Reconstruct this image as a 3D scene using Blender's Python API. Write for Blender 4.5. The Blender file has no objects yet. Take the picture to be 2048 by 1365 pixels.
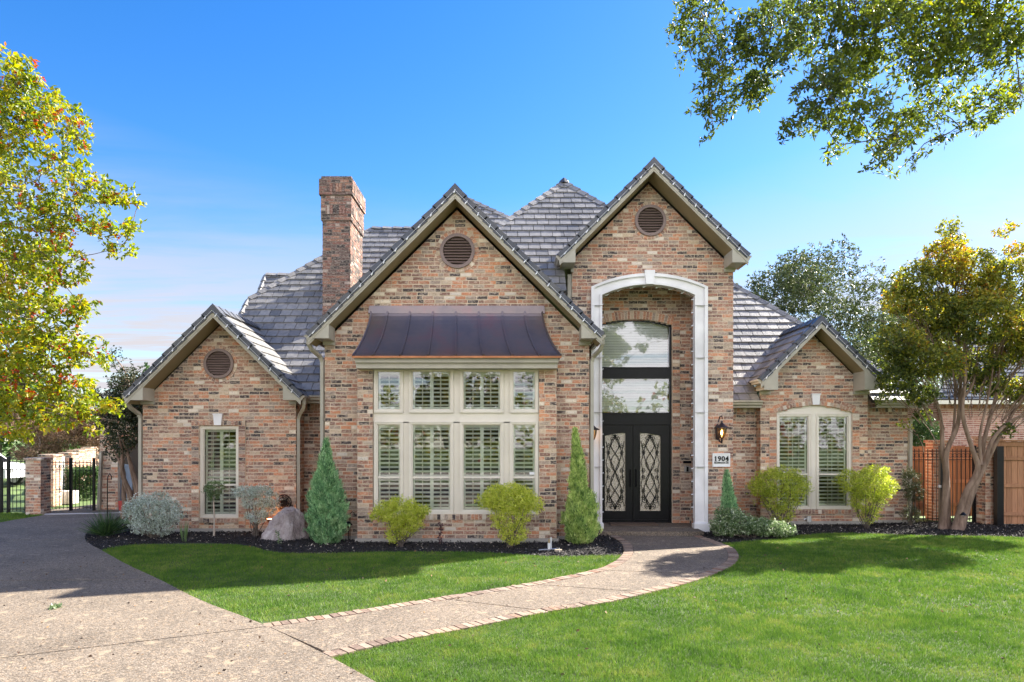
import bpy, math, random
import numpy as np
from mathutils import Vector, Matrix

random.seed(11)
rng = np.random.default_rng(11)
SC = bpy.context.scene
COL = SC.collection
F, H, HY, CX = 1365.0, 2.16, 877.0, 1024.0      # lens in pixels, eye height, horizon row, centre column


def P(px, py, Y):
    return Vector(((px - CX) / F * Y, Y, H + (HY - py) / F * Y))


def PX(px, Y):
    return (px - CX) / F * Y


def PZ(py, Y):
    return H + (HY - py) / F * Y


def G(px, py):
    Y = H * F / (py - HY)
    return Vector(((px - CX) / F * Y, Y, 0))


# ------------------------------------------------------------------ camera
cam = bpy.data.cameras.new('camera')
cam.lens = 24.0
cam.sensor_width = 36.0
cam.shift_y = (HY - 682.5) / 2048.0
cam.clip_start = 0.1
cam.clip_end = 3000
co = bpy.data.objects.new('camera', cam)
co.location = (0, 0, H)
co.rotation_euler = (math.radians(90), 0, 0)
COL.objects.link(co)
SC.camera = co

# ------------------------------------------------------------------ sky, sun, exposure
SUN_AZ = math.radians(57)        # measured from +Y (straight ahead) towards +X (right)
SUN_EL = math.radians(37)
SC.view_settings.view_transform = 'Standard'
SC.view_settings.look = 'None'
SC.view_settings.gamma = 1
SC.view_settings.use_curve_mapping = False
SC.view_settings.exposure = 3.4
SC.render.film_transparent = False
SC.cycles.max_bounces = 8
SC.cycles.diffuse_bounces = 4
SC.cycles.transparent_max_bounces = 24
SC.cycles.caustics_reflective = False
SC.cycles.caustics_refractive = False
SC.cycles.use_denoising = True

world = bpy.data.worlds.new('World')
SC.world = world
world.use_nodes = True
wn, wl = world.node_tree.nodes, world.node_tree.links
wn.clear()
w_out = wn.new('ShaderNodeOutputWorld')
w_bg = wn.new('ShaderNodeBackground')
w_bg.inputs['Strength'].default_value = 0.15
w_sky = wn.new('ShaderNodeTexSky')
w_sky.sky_type = 'NISHITA'
w_sky.sun_disc = False
w_sky.sun_elevation = SUN_EL
w_sky.sun_rotation = SUN_AZ
w_sky.altitude = 200
w_sky.air_density = 1.0
w_sky.dust_density = 0.3
w_sky.ozone_density = 2.0
w_tc = wn.new('ShaderNodeTexCoord')
w_hs = wn.new('ShaderNodeHueSaturation')
w_hs.inputs['Saturation'].default_value = 1.40
w_hs.inputs['Value'].default_value = 0.180
w_hs.inputs['Hue'].default_value = 0.509
wl.new(w_sky.outputs[0], w_hs.inputs['Color'])
# thin clouds: stretched noise on a flat layer high above
w_sep = wn.new('ShaderNodeSeparateXYZ')
wl.new(w_tc.outputs['Generated'], w_sep.inputs[0])
w_add = wn.new('ShaderNodeMath'); w_add.operation = 'MAXIMUM'; w_add.inputs[1].default_value = 0.04
wl.new(w_sep.outputs[2], w_add.inputs[0])
w_dx = wn.new('ShaderNodeMath'); w_dx.operation = 'DIVIDE'
w_dy = wn.new('ShaderNodeMath'); w_dy.operation = 'DIVIDE'
wl.new(w_sep.outputs[0], w_dx.inputs[0]); wl.new(w_add.outputs[0], w_dx.inputs[1])
wl.new(w_sep.outputs[1], w_dy.inputs[0]); wl.new(w_add.outputs[0], w_dy.inputs[1])
w_cmb = wn.new('ShaderNodeCombineXYZ')
wl.new(w_dx.outputs[0], w_cmb.inputs[0]); wl.new(w_dy.outputs[0], w_cmb.inputs[1])
w_map = wn.new('ShaderNodeMapping')
w_map.inputs['Location'].default_value = (3.3, 1.7, 0)
w_map.inputs['Scale'].default_value = (0.30, 0.75, 1)
wl.new(w_cmb.outputs[0], w_map.inputs[0])
w_nz = wn.new('ShaderNodeTexNoise')
w_nz.inputs['Scale'].default_value = 1.0
w_nz.inputs['Detail'].default_value = 8
w_nz.inputs['Roughness'].default_value = 0.62
w_nz.inputs['Distortion'].default_value = 0.6
wl.new(w_map.outputs[0], w_nz.inputs[0])
w_rp = wn.new('ShaderNodeValToRGB')
w_rp.color_ramp.elements[0].position = 0.30
w_rp.color_ramp.elements[1].position = 0.56
wl.new(w_nz.outputs[0], w_rp.inputs[0])
# clouds gather towards the horizon; extra cover added behind the camera as fill
w_mr = wn.new('ShaderNodeMapRange')
w_mr.inputs['From Min'].default_value = 0.62
w_mr.inputs['From Max'].default_value = 0.40
w_mr.inputs['To Min'].default_value = 0.0
w_mr.inputs['To Max'].default_value = 1.0
w_yy = wn.new('ShaderNodeMath'); w_yy.operation = 'MULTIPLY_ADD'; w_yy.inputs[1].default_value = 0.30
wl.new(w_sep.outputs[1], w_yy.inputs[0]); wl.new(w_sep.outputs[2], w_yy.inputs[2])
wl.new(w_yy.outputs[0], w_mr.inputs['Value'])
w_mu = wn.new('ShaderNodeMath'); w_mu.operation = 'MULTIPLY'
wl.new(w_rp.outputs[0], w_mu.inputs[0]); wl.new(w_mr.outputs[0], w_mu.inputs[1])
w_mx = wn.new('ShaderNodeMixRGB')
w_cb = wn.new('ShaderNodeMapRange')      # unseen clouds behind the photographer brightened to add fill on the shaded front
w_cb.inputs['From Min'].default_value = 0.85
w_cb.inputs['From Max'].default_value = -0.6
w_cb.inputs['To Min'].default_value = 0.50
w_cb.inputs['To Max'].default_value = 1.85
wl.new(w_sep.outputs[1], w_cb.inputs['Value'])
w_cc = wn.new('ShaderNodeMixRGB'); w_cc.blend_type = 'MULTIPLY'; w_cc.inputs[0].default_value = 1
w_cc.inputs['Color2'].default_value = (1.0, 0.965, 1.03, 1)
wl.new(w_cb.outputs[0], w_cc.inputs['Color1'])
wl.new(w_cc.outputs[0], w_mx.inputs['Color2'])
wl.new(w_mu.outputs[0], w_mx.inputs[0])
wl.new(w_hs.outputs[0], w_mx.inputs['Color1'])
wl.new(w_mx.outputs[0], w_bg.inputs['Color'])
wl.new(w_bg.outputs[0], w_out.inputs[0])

sun = bpy.data.lights.new('sun', 'SUN')
sun.energy = 2.0
sun.angle = math.radians(0.55)
sun.color = (1.0, 0.93, 0.82)
so = bpy.data.objects.new('sun', sun)
sdir = Vector((math.cos(SUN_EL) * math.sin(SUN_AZ), math.cos(SUN_EL) * math.cos(SUN_AZ), math.sin(SUN_EL)))
so.rotation_euler = sdir.to_track_quat('Z', 'Y').to_euler()
so.location = (20, 20, 30)
COL.objects.link(so)

# ------------------------------------------------------------------ materials
MATS = {}


def newmat(name):
    m = bpy.data.materials.new(name)
    m.use_nodes = True
    MATS[name] = m
    nt = m.node_tree
    return m, nt.nodes, nt.links, nt.nodes['Principled BSDF']


def ramp(N, stops, mode='LINEAR'):
    r = N.new('ShaderNodeValToRGB')
    cr = r.color_ramp
    cr.interpolation = mode
    while len(cr.elements) > 1:
        cr.elements.remove(cr.elements[0])
    cr.elements[0].position = stops[0][0]
    cr.elements[0].color = (*stops[0][1], 1)
    for p, c in stops[1:]:
        e = cr.elements.new(p)
        e.color = (*c, 1)
    return r


def nz(N, L, scale, detail=3, rough=0.5, vec=None, stretch=None):
    n = N.new('ShaderNodeTexNoise')
    n.inputs['Scale'].default_value = scale
    n.inputs['Detail'].default_value = detail
    n.inputs['Roughness'].default_value = rough
    g = vec or N.new('ShaderNodeNewGeometry').outputs['Position']
    if stretch:
        mp = N.new('ShaderNodeMapping')
        mp.inputs['Scale'].default_value = stretch
        L.new(g, mp.inputs[0])
        g = mp.outputs[0]
    L.new(g, n.inputs['Vector'])
    return n.outputs[0]


def mix(N, L, fac, a, b, mode='MIX'):
    m = N.new('ShaderNodeMixRGB')
    m.blend_type = mode
    for s, v in ((m.inputs[0], fac), (m.inputs[1], a), (m.inputs[2], b)):
        if isinstance(v, (int, float)):
            s.default_value = v
        elif isinstance(v, tuple):
            s.default_value = (*v, 1)
        else:
            L.new(v, s)
    return m.outputs[0]


def bump(N, L, b, h, strength=0.3, dist=0.01):
    n = N.new('ShaderNodeBump')
    n.inputs['Strength'].default_value = strength
    n.inputs['Distance'].default_value = dist
    L.new(h, n.inputs['Height'])
    L.new(n.outputs[0], b.inputs['Normal'])


def tone_attr(N):
    a = N.new('ShaderNodeAttribute')
    a.attribute_name = 'tone'
    return a.outputs['Fac']


def paint(name, col, rough=0.5, var=0.08, scale=3.0, metal=0.0, bstr=0.05, fine=40):
    m, N, L, b = newmat(name)
    n = nz(N, L, scale, 4)
    r = ramp(N, [(0.3, tuple(c * (1 - var) for c in col)), (0.7, tuple(min(1, c * (1 + var)) for c in col))])
    L.new(n, r.inputs[0])
    L.new(r.outputs[0], b.inputs['Base Color'])
    b.inputs['Roughness'].default_value = rough
    b.inputs['Metallic'].default_value = metal
    bump(N, L, b, nz(N, L, fine, 3), bstr, 0.005)
    return m


def brickmat(name, stops, cream=(0.68, 0.59, 0.50), cream_amt=0.48, mode='CONSTANT'):
    m, N, L, b = newmat(name)
    r = ramp(N, stops, mode)
    L.new(tone_attr(N), r.inputs[0])
    n1 = nz(N, L, 19, 5, 0.65, stretch=(1, 1, 1.6))
    k1 = ramp(N, [(0.48, (0, 0, 0)), (0.60, (cream_amt,) * 3)])
    L.new(n1, k1.inputs[0])
    c = mix(N, L, k1.outputs[0], r.outputs[0], cream)
    n2 = nz(N, L, 31, 4, 0.7)
    k2 = ramp(N, [(0.56, (0, 0, 0)), (0.68, (0.55,) * 3)])
    L.new(n2, k2.inputs[0])
    c = mix(N, L, k2.outputs[0], c, (0.075, 0.05, 0.045))
    n3 = nz(N, L, 0.9, 5, 0.62)
    k3 = ramp(N, [(0.3, (0.76, 0.75, 0.77)), (0.5, (1.0, 0.97, 0.95)), (0.7, (1.16, 1.10, 1.0))])
    L.new(n3, k3.inputs[0])
    c = mix(N, L, 1.0, c, k3.outputs[0], 'MULTIPLY')
    L.new(c, b.inputs['Base Color'])
    b.inputs['Roughness'].default_value = 0.9
    b.inputs['Specular IOR Level'].default_value = 0.25
    bump(N, L, b, nz(N, L, 60, 5, 0.7), 0.5, 0.006)
    return m


BRK = brickmat('tumbled_brick', [(0, (0.075, 0.062, 0.062)), (0.11, (0.24, 0.14, 0.11)), (0.30, (0.38, 0.195, 0.135)),
                                 (0.48, (0.54, 0.25, 0.145)), (0.64, (0.41, 0.265, 0.20)), (0.80, (0.36, 0.285, 0.235)), (0.90, (0.54, 0.43, 0.32)),
                                 (0.96, (0.70, 0.63, 0.54))])
BRK_CH = brickmat('dark_chimney_brick', [(0, (0.05, 0.042, 0.042)), (0.2, (0.12, 0.08, 0.07)), (0.45, (0.20, 0.10, 0.08)), (0.75, (0.26, 0.14, 0.10)), (0.94, (0.36, 0.29, 0.25))], cream_amt=0.3)
MORT_CH = paint('weathered_mortar', (0.22, 0.185, 0.155), 0.95, 0.18, 9, bstr=0.4)
BRK_SM = brickmat('smooth_orange_brick', [(0, (0.26, 0.11, 0.07)), (0.3, (0.40, 0.17, 0.10)), (0.7, (0.46, 0.22, 0.13))],
                  cream_amt=0.2)
BRK_PK = brickmat('pink_neighbour_brick', [(0, (0.27, 0.11, 0.09)), (0.3, (0.36, 0.17, 0.14)), (0.7, (0.45, 0.26, 0.22))],
                  cream=(0.62, 0.5, 0.45), cream_amt=0.35)
BRK_PV = brickmat('paver_brick', [(0, (0.15, 0.11, 0.09)), (0.2, (0.22, 0.165, 0.13)), (0.5, (0.25, 0.19, 0.15)),
                                  (0.75, (0.28, 0.225, 0.18)), (0.92, (0.22, 0.135, 0.10))], cream=(0.36, 0.29, 0.23), cream_amt=0.3)
MORT = paint('mortar', (0.60, 0.49, 0.37), 0.95, 0.18, 9, bstr=0.4)
MORT_PK = paint('pale_mortar', (0.60, 0.51, 0.46), 0.95, 0.1, 9, bstr=0.4)
TRIM = paint('taupe_trim_paint', (0.375, 0.35, 0.285), 0.5, 0.13, 2.5)
SOFF = paint('olive_soffit_paint', (0.24, 0.19, 0.10), 0.6, 0.08, 2.5)
TRIML = paint('cream_window_paint', (0.70, 0.65, 0.56), 0.4, 0.05, 2.5)
STONE = paint('cast_stone', (0.76, 0.75, 0.75), 0.85, 0.11, 2, bstr=0.25, fine=90)
CONC = paint('concrete', (0.36, 0.34, 0.31), 0.9, 0.18, 6, bstr=0.4)
BLACK = paint('black_iron', (0.007, 0.007, 0.009), 0.28, 0.2, 8)
BLACK.node_tree.nodes['Principled BSDF'].inputs['Specular IOR Level'].default_value = 0.22
BRONZE = paint('dark_bronze', (0.055, 0.042, 0.045), 0.38, 0.25, 8, metal=0.6)
VENT = paint('brown_vent_paint', (0.19, 0.135, 0.12), 0.5, 0.1, 5)
SHUT = paint('shutter_white', (0.80, 0.82, 0.74), 0.45, 0.03, 3)
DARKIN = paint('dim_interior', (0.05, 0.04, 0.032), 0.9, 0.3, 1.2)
WHITE = paint('white_paint', (0.75, 0.75, 0.74), 0.4, 0.04, 3)
PLASTIC = paint('white_plastic', (0.7, 0.71, 0.72), 0.35, 0.03, 3)
ALU = paint('aluminium', (0.5, 0.5, 0.5), 0.4, 0.05, 8, metal=0.7)
RUBBER = paint('black_rubber', (0.02, 0.02, 0.02), 0.8, 0.2, 8)
BLUEP = paint('pale_blue_paint', (0.35, 0.45, 0.6), 0.5, 0.05, 2)
REDP = paint('red_plastic', (0.4, 0.04, 0.03), 0.4, 0.05, 2)
MAT_COIR = paint('coir_mat', (0.12, 0.08, 0.055), 0.95, 0.3, 30, bstr=0.6)
FLESH = paint('copper_lamp_metal', (0.35, 0.15, 0.07), 0.4, 0.2, 8, metal=0.8)


def tilemat(name, a, bb, shade_sheen=0.42):
    m, N, L, b = newmat(name)
    r = ramp(N, [(0, a), (1, bb)])
    L.new(tone_attr(N), r.inputs[0])
    n = nz(N, L, 9, 4, 0.65)
    k = ramp(N, [(0.32, (0.72,) * 3), (0.72, (1.25, 1.22, 1.18))])
    L.new(n, k.inputs[0])
    c = mix(N, L, 1.0, r.outputs[0], k.outputs[0], 'MULTIPLY')
    n2 = nz(N, L, 1.0, 4, 0.6)
    k2 = ramp(N, [(0.45, (0, 0, 0)), (0.75, (0.45,) * 3)])
    L.new(n2, k2.inputs[0])
    c = mix(N, L, k2.outputs[0], c, (0.20, 0.185, 0.16))
    L.new(c, b.inputs['Base Color'])
    b.inputs['Roughness'].default_value = shade_sheen
    b.inputs['Specular IOR Level'].default_value = 0.6
    bump(N, L, b, nz(N, L, 26, 5, 0.6, stretch=(1, 0.4, 0.4)), 0.7, 0.012)
    return m


TILE = tilemat('slate_tile', (0.115, 0.118, 0.125), (0.27, 0.265, 0.26), 0.5)
RAKE = tilemat('rake_tile_blue_grey', (0.028, 0.036, 0.056), (0.045, 0.055, 0.08), 0.5)

# copper awning: brown patina with plum and blue bloom
m, N, L, b = newmat('aged_copper_roof')
n = nz(N, L, 1.6, 4, 0.6)
r = ramp(N, [(0.3, (0.17, 0.15, 0.165)), (0.5, (0.22, 0.18, 0.18)), (0.62, (0.25, 0.17, 0.17)), (0.74, (0.28, 0.15, 0.15))])
L.new(n, r.inputs[0])
n2 = nz(N, L, 55, 3)
k2 = ramp(N, [(0.68, (0, 0, 0)), (0.74, (0.5,) * 3)])
L.new(n2, k2.inputs[0])
L.new(mix(N, L, k2.outputs[0], r.outputs[0], (0.3, 0.28, 0.27)), b.inputs['Base Color'])
b.inputs['Metallic'].default_value = 0.75
b.inputs['Roughness'].default_value = 0.34
bump(N, L, b, nz(N, L, 5, 3), 0.15, 0.02)
COPPER = m


def glassmat(name, refl=0.16, tint=(0.93, 0.97, 0.94), wav=0.004):
    m, N, L, b = newmat(name)
    out = N['Material Output']
    tr = N.new('ShaderNodeBsdfTransparent'); tr.inputs[0].default_value = (*tint, 1)
    gl = N.new('ShaderNodeBsdfGlossy'); gl.inputs['Roughness'].default_value = 0.015
    fr = N.new('ShaderNodeFresnel'); fr.inputs[0].default_value = 1.5
    ad = N.new('ShaderNodeMath'); ad.operation = 'ADD'; ad.inputs[1].default_value = refl
    L.new(fr.outputs[0], ad.inputs[0])
    bm = N.new('ShaderNodeBump'); bm.inputs['Strength'].default_value = 0.25; bm.inputs['Distance'].default_value = wav
    L.new(nz(N, L, 3.5, 2), bm.inputs['Height'])
    L.new(bm.outputs[0], gl.inputs['Normal'])
    mx = N.new('ShaderNodeMixShader')
    L.new(ad.outputs[0], mx.inputs[0]); L.new(tr.outputs[0], mx.inputs[1]); L.new(gl.outputs[0], mx.inputs[2])
    L.new(mx.outputs[0], out.inputs[0])
    return m


GLASS = glassmat('window_glass', 0.10, wav=.0015)
GLASS2 = glassmat('entry_glass', 0.17, wav=.0012)
# rain-patterned privacy glass of the front doors
m, N, L, b = newmat('rain_glass')
v = N.new('ShaderNodeTexVoronoi'); v.inputs['Scale'].default_value = 62
L.new(N.new('ShaderNodeNewGeometry').outputs['Position'], v.inputs['Vector'])
k = ramp(N, [(0.25, (0.74, 0.67, 0.53)), (0.52, (0.52, 0.45, 0.34)), (0.66, (0.20, 0.16, 0.12))])
L.new(v.outputs['Distance'], k.inputs[0])
L.new(k.outputs[0], b.inputs['Base Color'])
b.inputs['Roughness'].default_value = 0.12
b.inputs['Specular IOR Level'].default_value = 1.0
bump(N, L, b, v.outputs['Distance'], 0.5, 0.006)
RAIN = m


def emis(name, col, s, base=(0.8, 0.6, 0.3)):
    m, N, L, b = newmat(name)
    b.inputs['Base Color'].default_value = (*base, 1)
    b.inputs['Emission Color'].default_value = (*col, 1)
    b.inputs['Emission Strength'].default_value = s
    return m


LAMP = emis('warm_bulb', (1.0, 0.62, 0.22), 3.0)
GLOW = emis('orange_path_bulb', (1.0, 0.42, 0.12), 9.0)
BULB = paint('frosted_bulb', (0.8, 0.82, 0.86), 0.3, 0.02, 5)
PAN = glassmat('lantern_glass', 0.10, (0.9, 0.72, 0.5))


def woodmat(name, a, bb, rough=0.75):
    m, N, L, b = newmat(name)
    r = ramp(N, [(0, a), (1, bb)])
    L.new(tone_attr(N), r.inputs[0])
    n = nz(N, L, 3, 5, 0.6, stretch=(14, 14, 0.9))
    k = ramp(N, [(0.3, (0.68, 0.66, 0.64)), (0.7, (1.15, 1.12, 1.1))])
    L.new(n, k.inputs[0])
    L.new(mix(N, L, 1.0, r.outputs[0], k.outputs[0], 'MULTIPLY'), b.inputs['Base Color'])
    b.inputs['Roughness'].default_value = rough
    bump(N, L, b, n, 0.3, 0.01)
    return m


CEDAR = woodmat('stained_cedar', (0.26, 0.105, 0.045), (0.37, 0.16, 0.075))
CEDARD = woodmat('weathered_cedar', (0.30, 0.145, 0.07), (0.42, 0.21, 0.11))


def barkmat(name, a, bb, sc=9):
    m, N, L, b = newmat(name)
    n = nz(N, L, sc, 5, 0.65, stretch=(1.6, 1.6, 0.4))
    r = ramp(N, [(0.35, a), (0.65, bb)])
    L.new(n, r.inputs[0])
    L.new(r.outputs[0], b.inputs['Base Color'])
    b.inputs['Roughness'].default_value = 0.9
    bump(N, L, b, n, 0.6, 0.02)
    return m


BARK = barkmat('bark_grey', (0.07, 0.055, 0.045), (0.17, 0.14, 0.115))
BARKC = barkmat('crape_bark', (0.11, 0.068, 0.045), (0.26, 0.18, 0.13), 5)


def leafmat(name, stops, transl=0.35, rough=0.45, spec=0.4):
    m, N, L, b = newmat(name)
    r = ramp(N, stops)
    L.new(tone_attr(N), r.inputs[0])
    out = N['Material Output']
    L.new(r.outputs[0], b.inputs['Base Color'])
    b.inputs['Roughness'].default_value = rough
    b.inputs['Specular IOR Level'].default_value = spec
    t = N.new('ShaderNodeBsdfTranslucent')
    br = N.new('ShaderNodeHueSaturation'); br.inputs['Value'].default_value = 1.5; br.inputs['Saturation'].default_value = 1.1
    L.new(r.outputs[0], br.inputs['Color'])
    L.new(br.outputs[0], t.inputs[0])
    mx = N.new('ShaderNodeMixShader'); mx.inputs[0].default_value = transl
    L.new(b.outputs[0], mx.inputs[1]); L.new(t.outputs[0], mx.inputs[2])
    L.new(mx.outputs[0], out.inputs[0])
    return m


LF_YEL = leafmat('autumn_yellow_leaf', [(0, (0.07, 0.12, 0.012)), (0.35, (0.16, 0.22, 0.02)), (0.62, (0.30, 0.31, 0.025)),
                                        (0.84, (0.42, 0.32, 0.02)), (0.91, (0.42, 0.10, 0.02)), (1, (0.30, 0.035, 0.02))], 0.45)
LF_OAK = leafmat('oak_leaf', [(0, (0.045, 0.065, 0.018)), (0.5, (0.10, 0.135, 0.025)), (0.8, (0.20, 0.25, 0.03)), (1, (0.34, 0.33, 0.04))], 0.45)
LF_LIVE = leafmat('live_oak_leaf', [(0, (0.03, 0.045, 0.018)), (0.6, (0.075, 0.10, 0.035)), (1, (0.20, 0.21, 0.10))], 0.28, 0.5, 0.3)
LF_CRAPE = leafmat('crape_leaf', [(0, (0.035, 0.055, 0.018)), (0.42, (0.10, 0.13, 0.025)), (0.74, (0.27, 0.27, 0.035)), (0.93, (0.42, 0.33, 0.04)),
                                  (1, (0.36, 0.17, 0.03))], 0.42)
LF_DARK = leafmat('dark_leaf', [(0, (0.022, 0.032, 0.014)), (0.7, (0.05, 0.065, 0.025)), (1, (0.12, 0.10, 0.04))], 0.25)
LF_BROWN = leafmat('brown_autumn_leaf', [(0, (0.10, 0.06, 0.035)), (0.7, (0.20, 0.125, 0.075)), (1, (0.26, 0.18, 0.10))], 0.25)
LF_LIME = leafmat('lime_shrub_leaf', [(0, (0.14, 0.19, 0.03)), (0.35, (0.34, 0.42, 0.055)), (0.7, (0.58, 0.62, 0.09)), (1, (0.74, 0.72, 0.22))], 0.4)
LF_SIL = leafmat('silver_leaf', [(0, (0.16, 0.18, 0.11)), (0.35, (0.34, 0.39, 0.30)), (0.65, (0.58, 0.66, 0.60)), (1, (0.76, 0.82, 0.80))], 0.2, 0.7, 0.2)
LF_CYP = leafmat('cypress_spray', [(0, (0.06, 0.14, 0.065)), (0.3, (0.18, 0.34, 0.17)), (0.65, (0.34, 0.56, 0.29)), (1, (0.56, 0.72, 0.42))], 0.35, 0.6, 0.2)
LF_CYPL = leafmat('pale_cypress_spray', [(0, (0.09, 0.17, 0.065)), (0.3, (0.27, 0.40, 0.12)), (0.65, (0.50, 0.62, 0.20)), (1, (0.74, 0.80, 0.36))], 0.35, 0.6, 0.2)
LF_GRN = leafmat('glossy_green_leaf', [(0, (0.05, 0.09, 0.035)), (0.55, (0.13, 0.21, 0.075)), (0.85, (0.28, 0.36, 0.17)), (1, (0.62, 0.66, 0.5))], 0.25, 0.3, 0.6)
LF_HEDGE = leafmat('hedge_leaf', [(0, (0.03, 0.06, 0.02)), (0.6, (0.06, 0.12, 0.035)), (1, (0.14, 0.20, 0.05))], 0.3)
LF_BUR = leafmat('burgundy_leaf', [(0, (0.05, 0.02, 0.03)), (1, (0.14, 0.05, 0.06))], 0.2)

# grass blades: patchy green that drifts in colour over the lawn
m, N, L, b = newmat('grass_blade')
ta = tone_attr(N)
n = nz(N, L, 0.9, 4, 0.6)
n2 = nz(N, L, 3.6, 4, 0.65)
ad = N.new('ShaderNodeMath'); ad.operation = 'MULTIPLY_ADD'; ad.inputs[1].default_value = 0.62
L.new(n, ad.inputs[0])
ad2 = N.new('ShaderNodeMath'); ad2.operation = 'MULTIPLY_ADD'; ad2.inputs[1].default_value = 0.34
L.new(ta, ad2.inputs[0]); L.new(ad.outputs[0], ad2.inputs[2])
ml = N.new('ShaderNodeMath'); ml.operation = 'MULTIPLY'; ml.inputs[1].default_value = 0.46
L.new(n2, ml.inputs[0]); L.new(ml.outputs[0], ad.inputs[2])
r = ramp(N, [(0.42, (0.04, 0.10, 0.012)), (0.62, (0.08, 0.175, 0.018)), (0.78, (0.145, 0.25, 0.03)), (0.96, (0.29, 0.31, 0.07))])
L.new(ad2.outputs[0], r.inputs[0])
L.new(r.outputs[0], b.inputs['Base Color'])
b.inputs['Roughness'].default_value = 0.55
b.inputs['Specular IOR Level'].default_value = 0.25
t = N.new('ShaderNodeBsdfTranslucent'); L.new(r.outputs[0], t.inputs[0])
mx = N.new('ShaderNodeMixShader'); mx.inputs[0].default_value = 0.35
L.new(b.outputs[0], mx.inputs[1]); L.new(t.outputs[0], mx.inputs[2]); L.new(mx.outputs[0], N['Material Output'].inputs[0])
GRASS = m
THATCH = paint('thatch_soil', (0.045, 0.07, 0.018), 0.95, 0.35, 3, bstr=0.5)
FARG = paint('far_grass', (0.09, 0.14, 0.035), 0.95, 0.3, 0.6, bstr=0.5)
MULCH = paint('black_mulch', (0.018, 0.016, 0.017), 0.95, 0.5, 20, bstr=1.0, fine=70)

m, N, L, b = newmat('mulch_chip')
r = ramp(N, [(0, (0.008, 0.007, 0.008)), (0.9, (0.03, 0.026, 0.026)), (0.955, (0.06, 0.05, 0.045)), (0.97, (0.42, 0.36, 0.30)), (1, (0.5, 0.45, 0.4))])
L.new(tone_attr(N), r.inputs[0]); L.new(r.outputs[0], b.inputs['Base Color'])
b.inputs['Roughness'].default_value = 0.85
CHIP = m
m, N, L, b = newmat('dead_leaf_bits')
r = ramp(N, [(0, (0.03, 0.02, 0.015)), (0.6, (0.09, 0.05, 0.03)), (1, (0.30, 0.17, 0.06))])
L.new(tone_attr(N), r.inputs[0]); L.new(r.outputs[0], b.inputs['Base Color'])
b.inputs['Roughness'].default_value = 0.8
BITS = m


def aggregate(name, base, hi, lo):
    m, N, L, b = newmat(name)
    gp = N.new('ShaderNodeNewGeometry').outputs['Position']
    v = N.new('ShaderNodeTexVoronoi'); v.inputs['Scale'].default_value = 62
    L.new(gp, v.inputs['Vector'])
    sp = N.new('ShaderNodeSeparateColor'); L.new(v.outputs['Color'], sp.inputs[0])
    r = ramp(N, [(0, lo), (0.3, base), (0.62, tuple((x + y) / 2 for x, y in zip(base, hi))), (0.8, hi), (0.93, (0.31, 0.23, 0.155)), (1, (0.33, 0.295, 0.25))])
    L.new(sp.outputs[0], r.inputs[0])
    k = ramp(N, [(0.3, (1, 1, 1)), (0.62, (0.62, 0.6, 0.58))])
    L.new(v.outputs['Distance'], k.inputs[0])
    c = mix(N, L, 1.0, r.outputs[0], k.outputs[0], 'MULTIPLY')
    n = nz(N, L, 0.8, 5, 0.6)
    k3 = ramp(N, [(0.3, (0.74, 0.73, 0.72)), (0.5, (0.97, 0.96, 0.95)), (0.7, (1.12, 1.1, 1.08))])
    L.new(n, k3.inputs[0])
    c = mix(N, L, 1.0, c, k3.outputs[0], 'MULTIPLY')
    n5 = nz(N, L, 6.5, 2, 0.4, stretch=(1.0, 1.0, 1))
    k5 = ramp(N, [(0.62, (0, 0, 0)), (0.70, (0.5,) * 3)])
    L.new(n5, k5.inputs[0])
    c = mix(N, L, k5.outputs[0], c, (0.33, 0.26, 0.18))
    L.new(c, b.inputs['Base Color'])
    b.inputs['Roughness'].default_value = 0.85
    b.inputs['Specular IOR Level'].default_value = 0.3
    bump(N, L, b, v.outputs['Distance'], 0.6, -0.006)
    return m


DRIVE = aggregate('exposed_aggregate_drive', (0.185, 0.155, 0.125), (0.27, 0.228, 0.182), (0.105, 0.087, 0.068))
WALK = aggregate('exposed_aggregate_walk', (0.18, 0.15, 0.122), (0.265, 0.222, 0.178), (0.10, 0.083, 0.066))
m, N, L, b = newmat('pink_granite')
n = nz(N, L, 4, 8, 0.7)
r = ramp(N, [(0.32, (0.16, 0.125, 0.12)), (0.44, (0.38, 0.31, 0.295)), (0.56, (0.48, 0.41, 0.39)), (0.68, (0.66, 0.60, 0.57))])
L.new(n, r.inputs[0]); L.new(r.outputs[0], b.inputs['Base Color'])
b.inputs['Roughness'].default_value = 0.9
bump(N, L, b, nz(N, L, 9, 9, 0.75, stretch=(1, 1, .6)), 1.0, 0.09)
ROCK = m

# ------------------------------------------------------------------ mesh helpers
WLOC = {}


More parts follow.
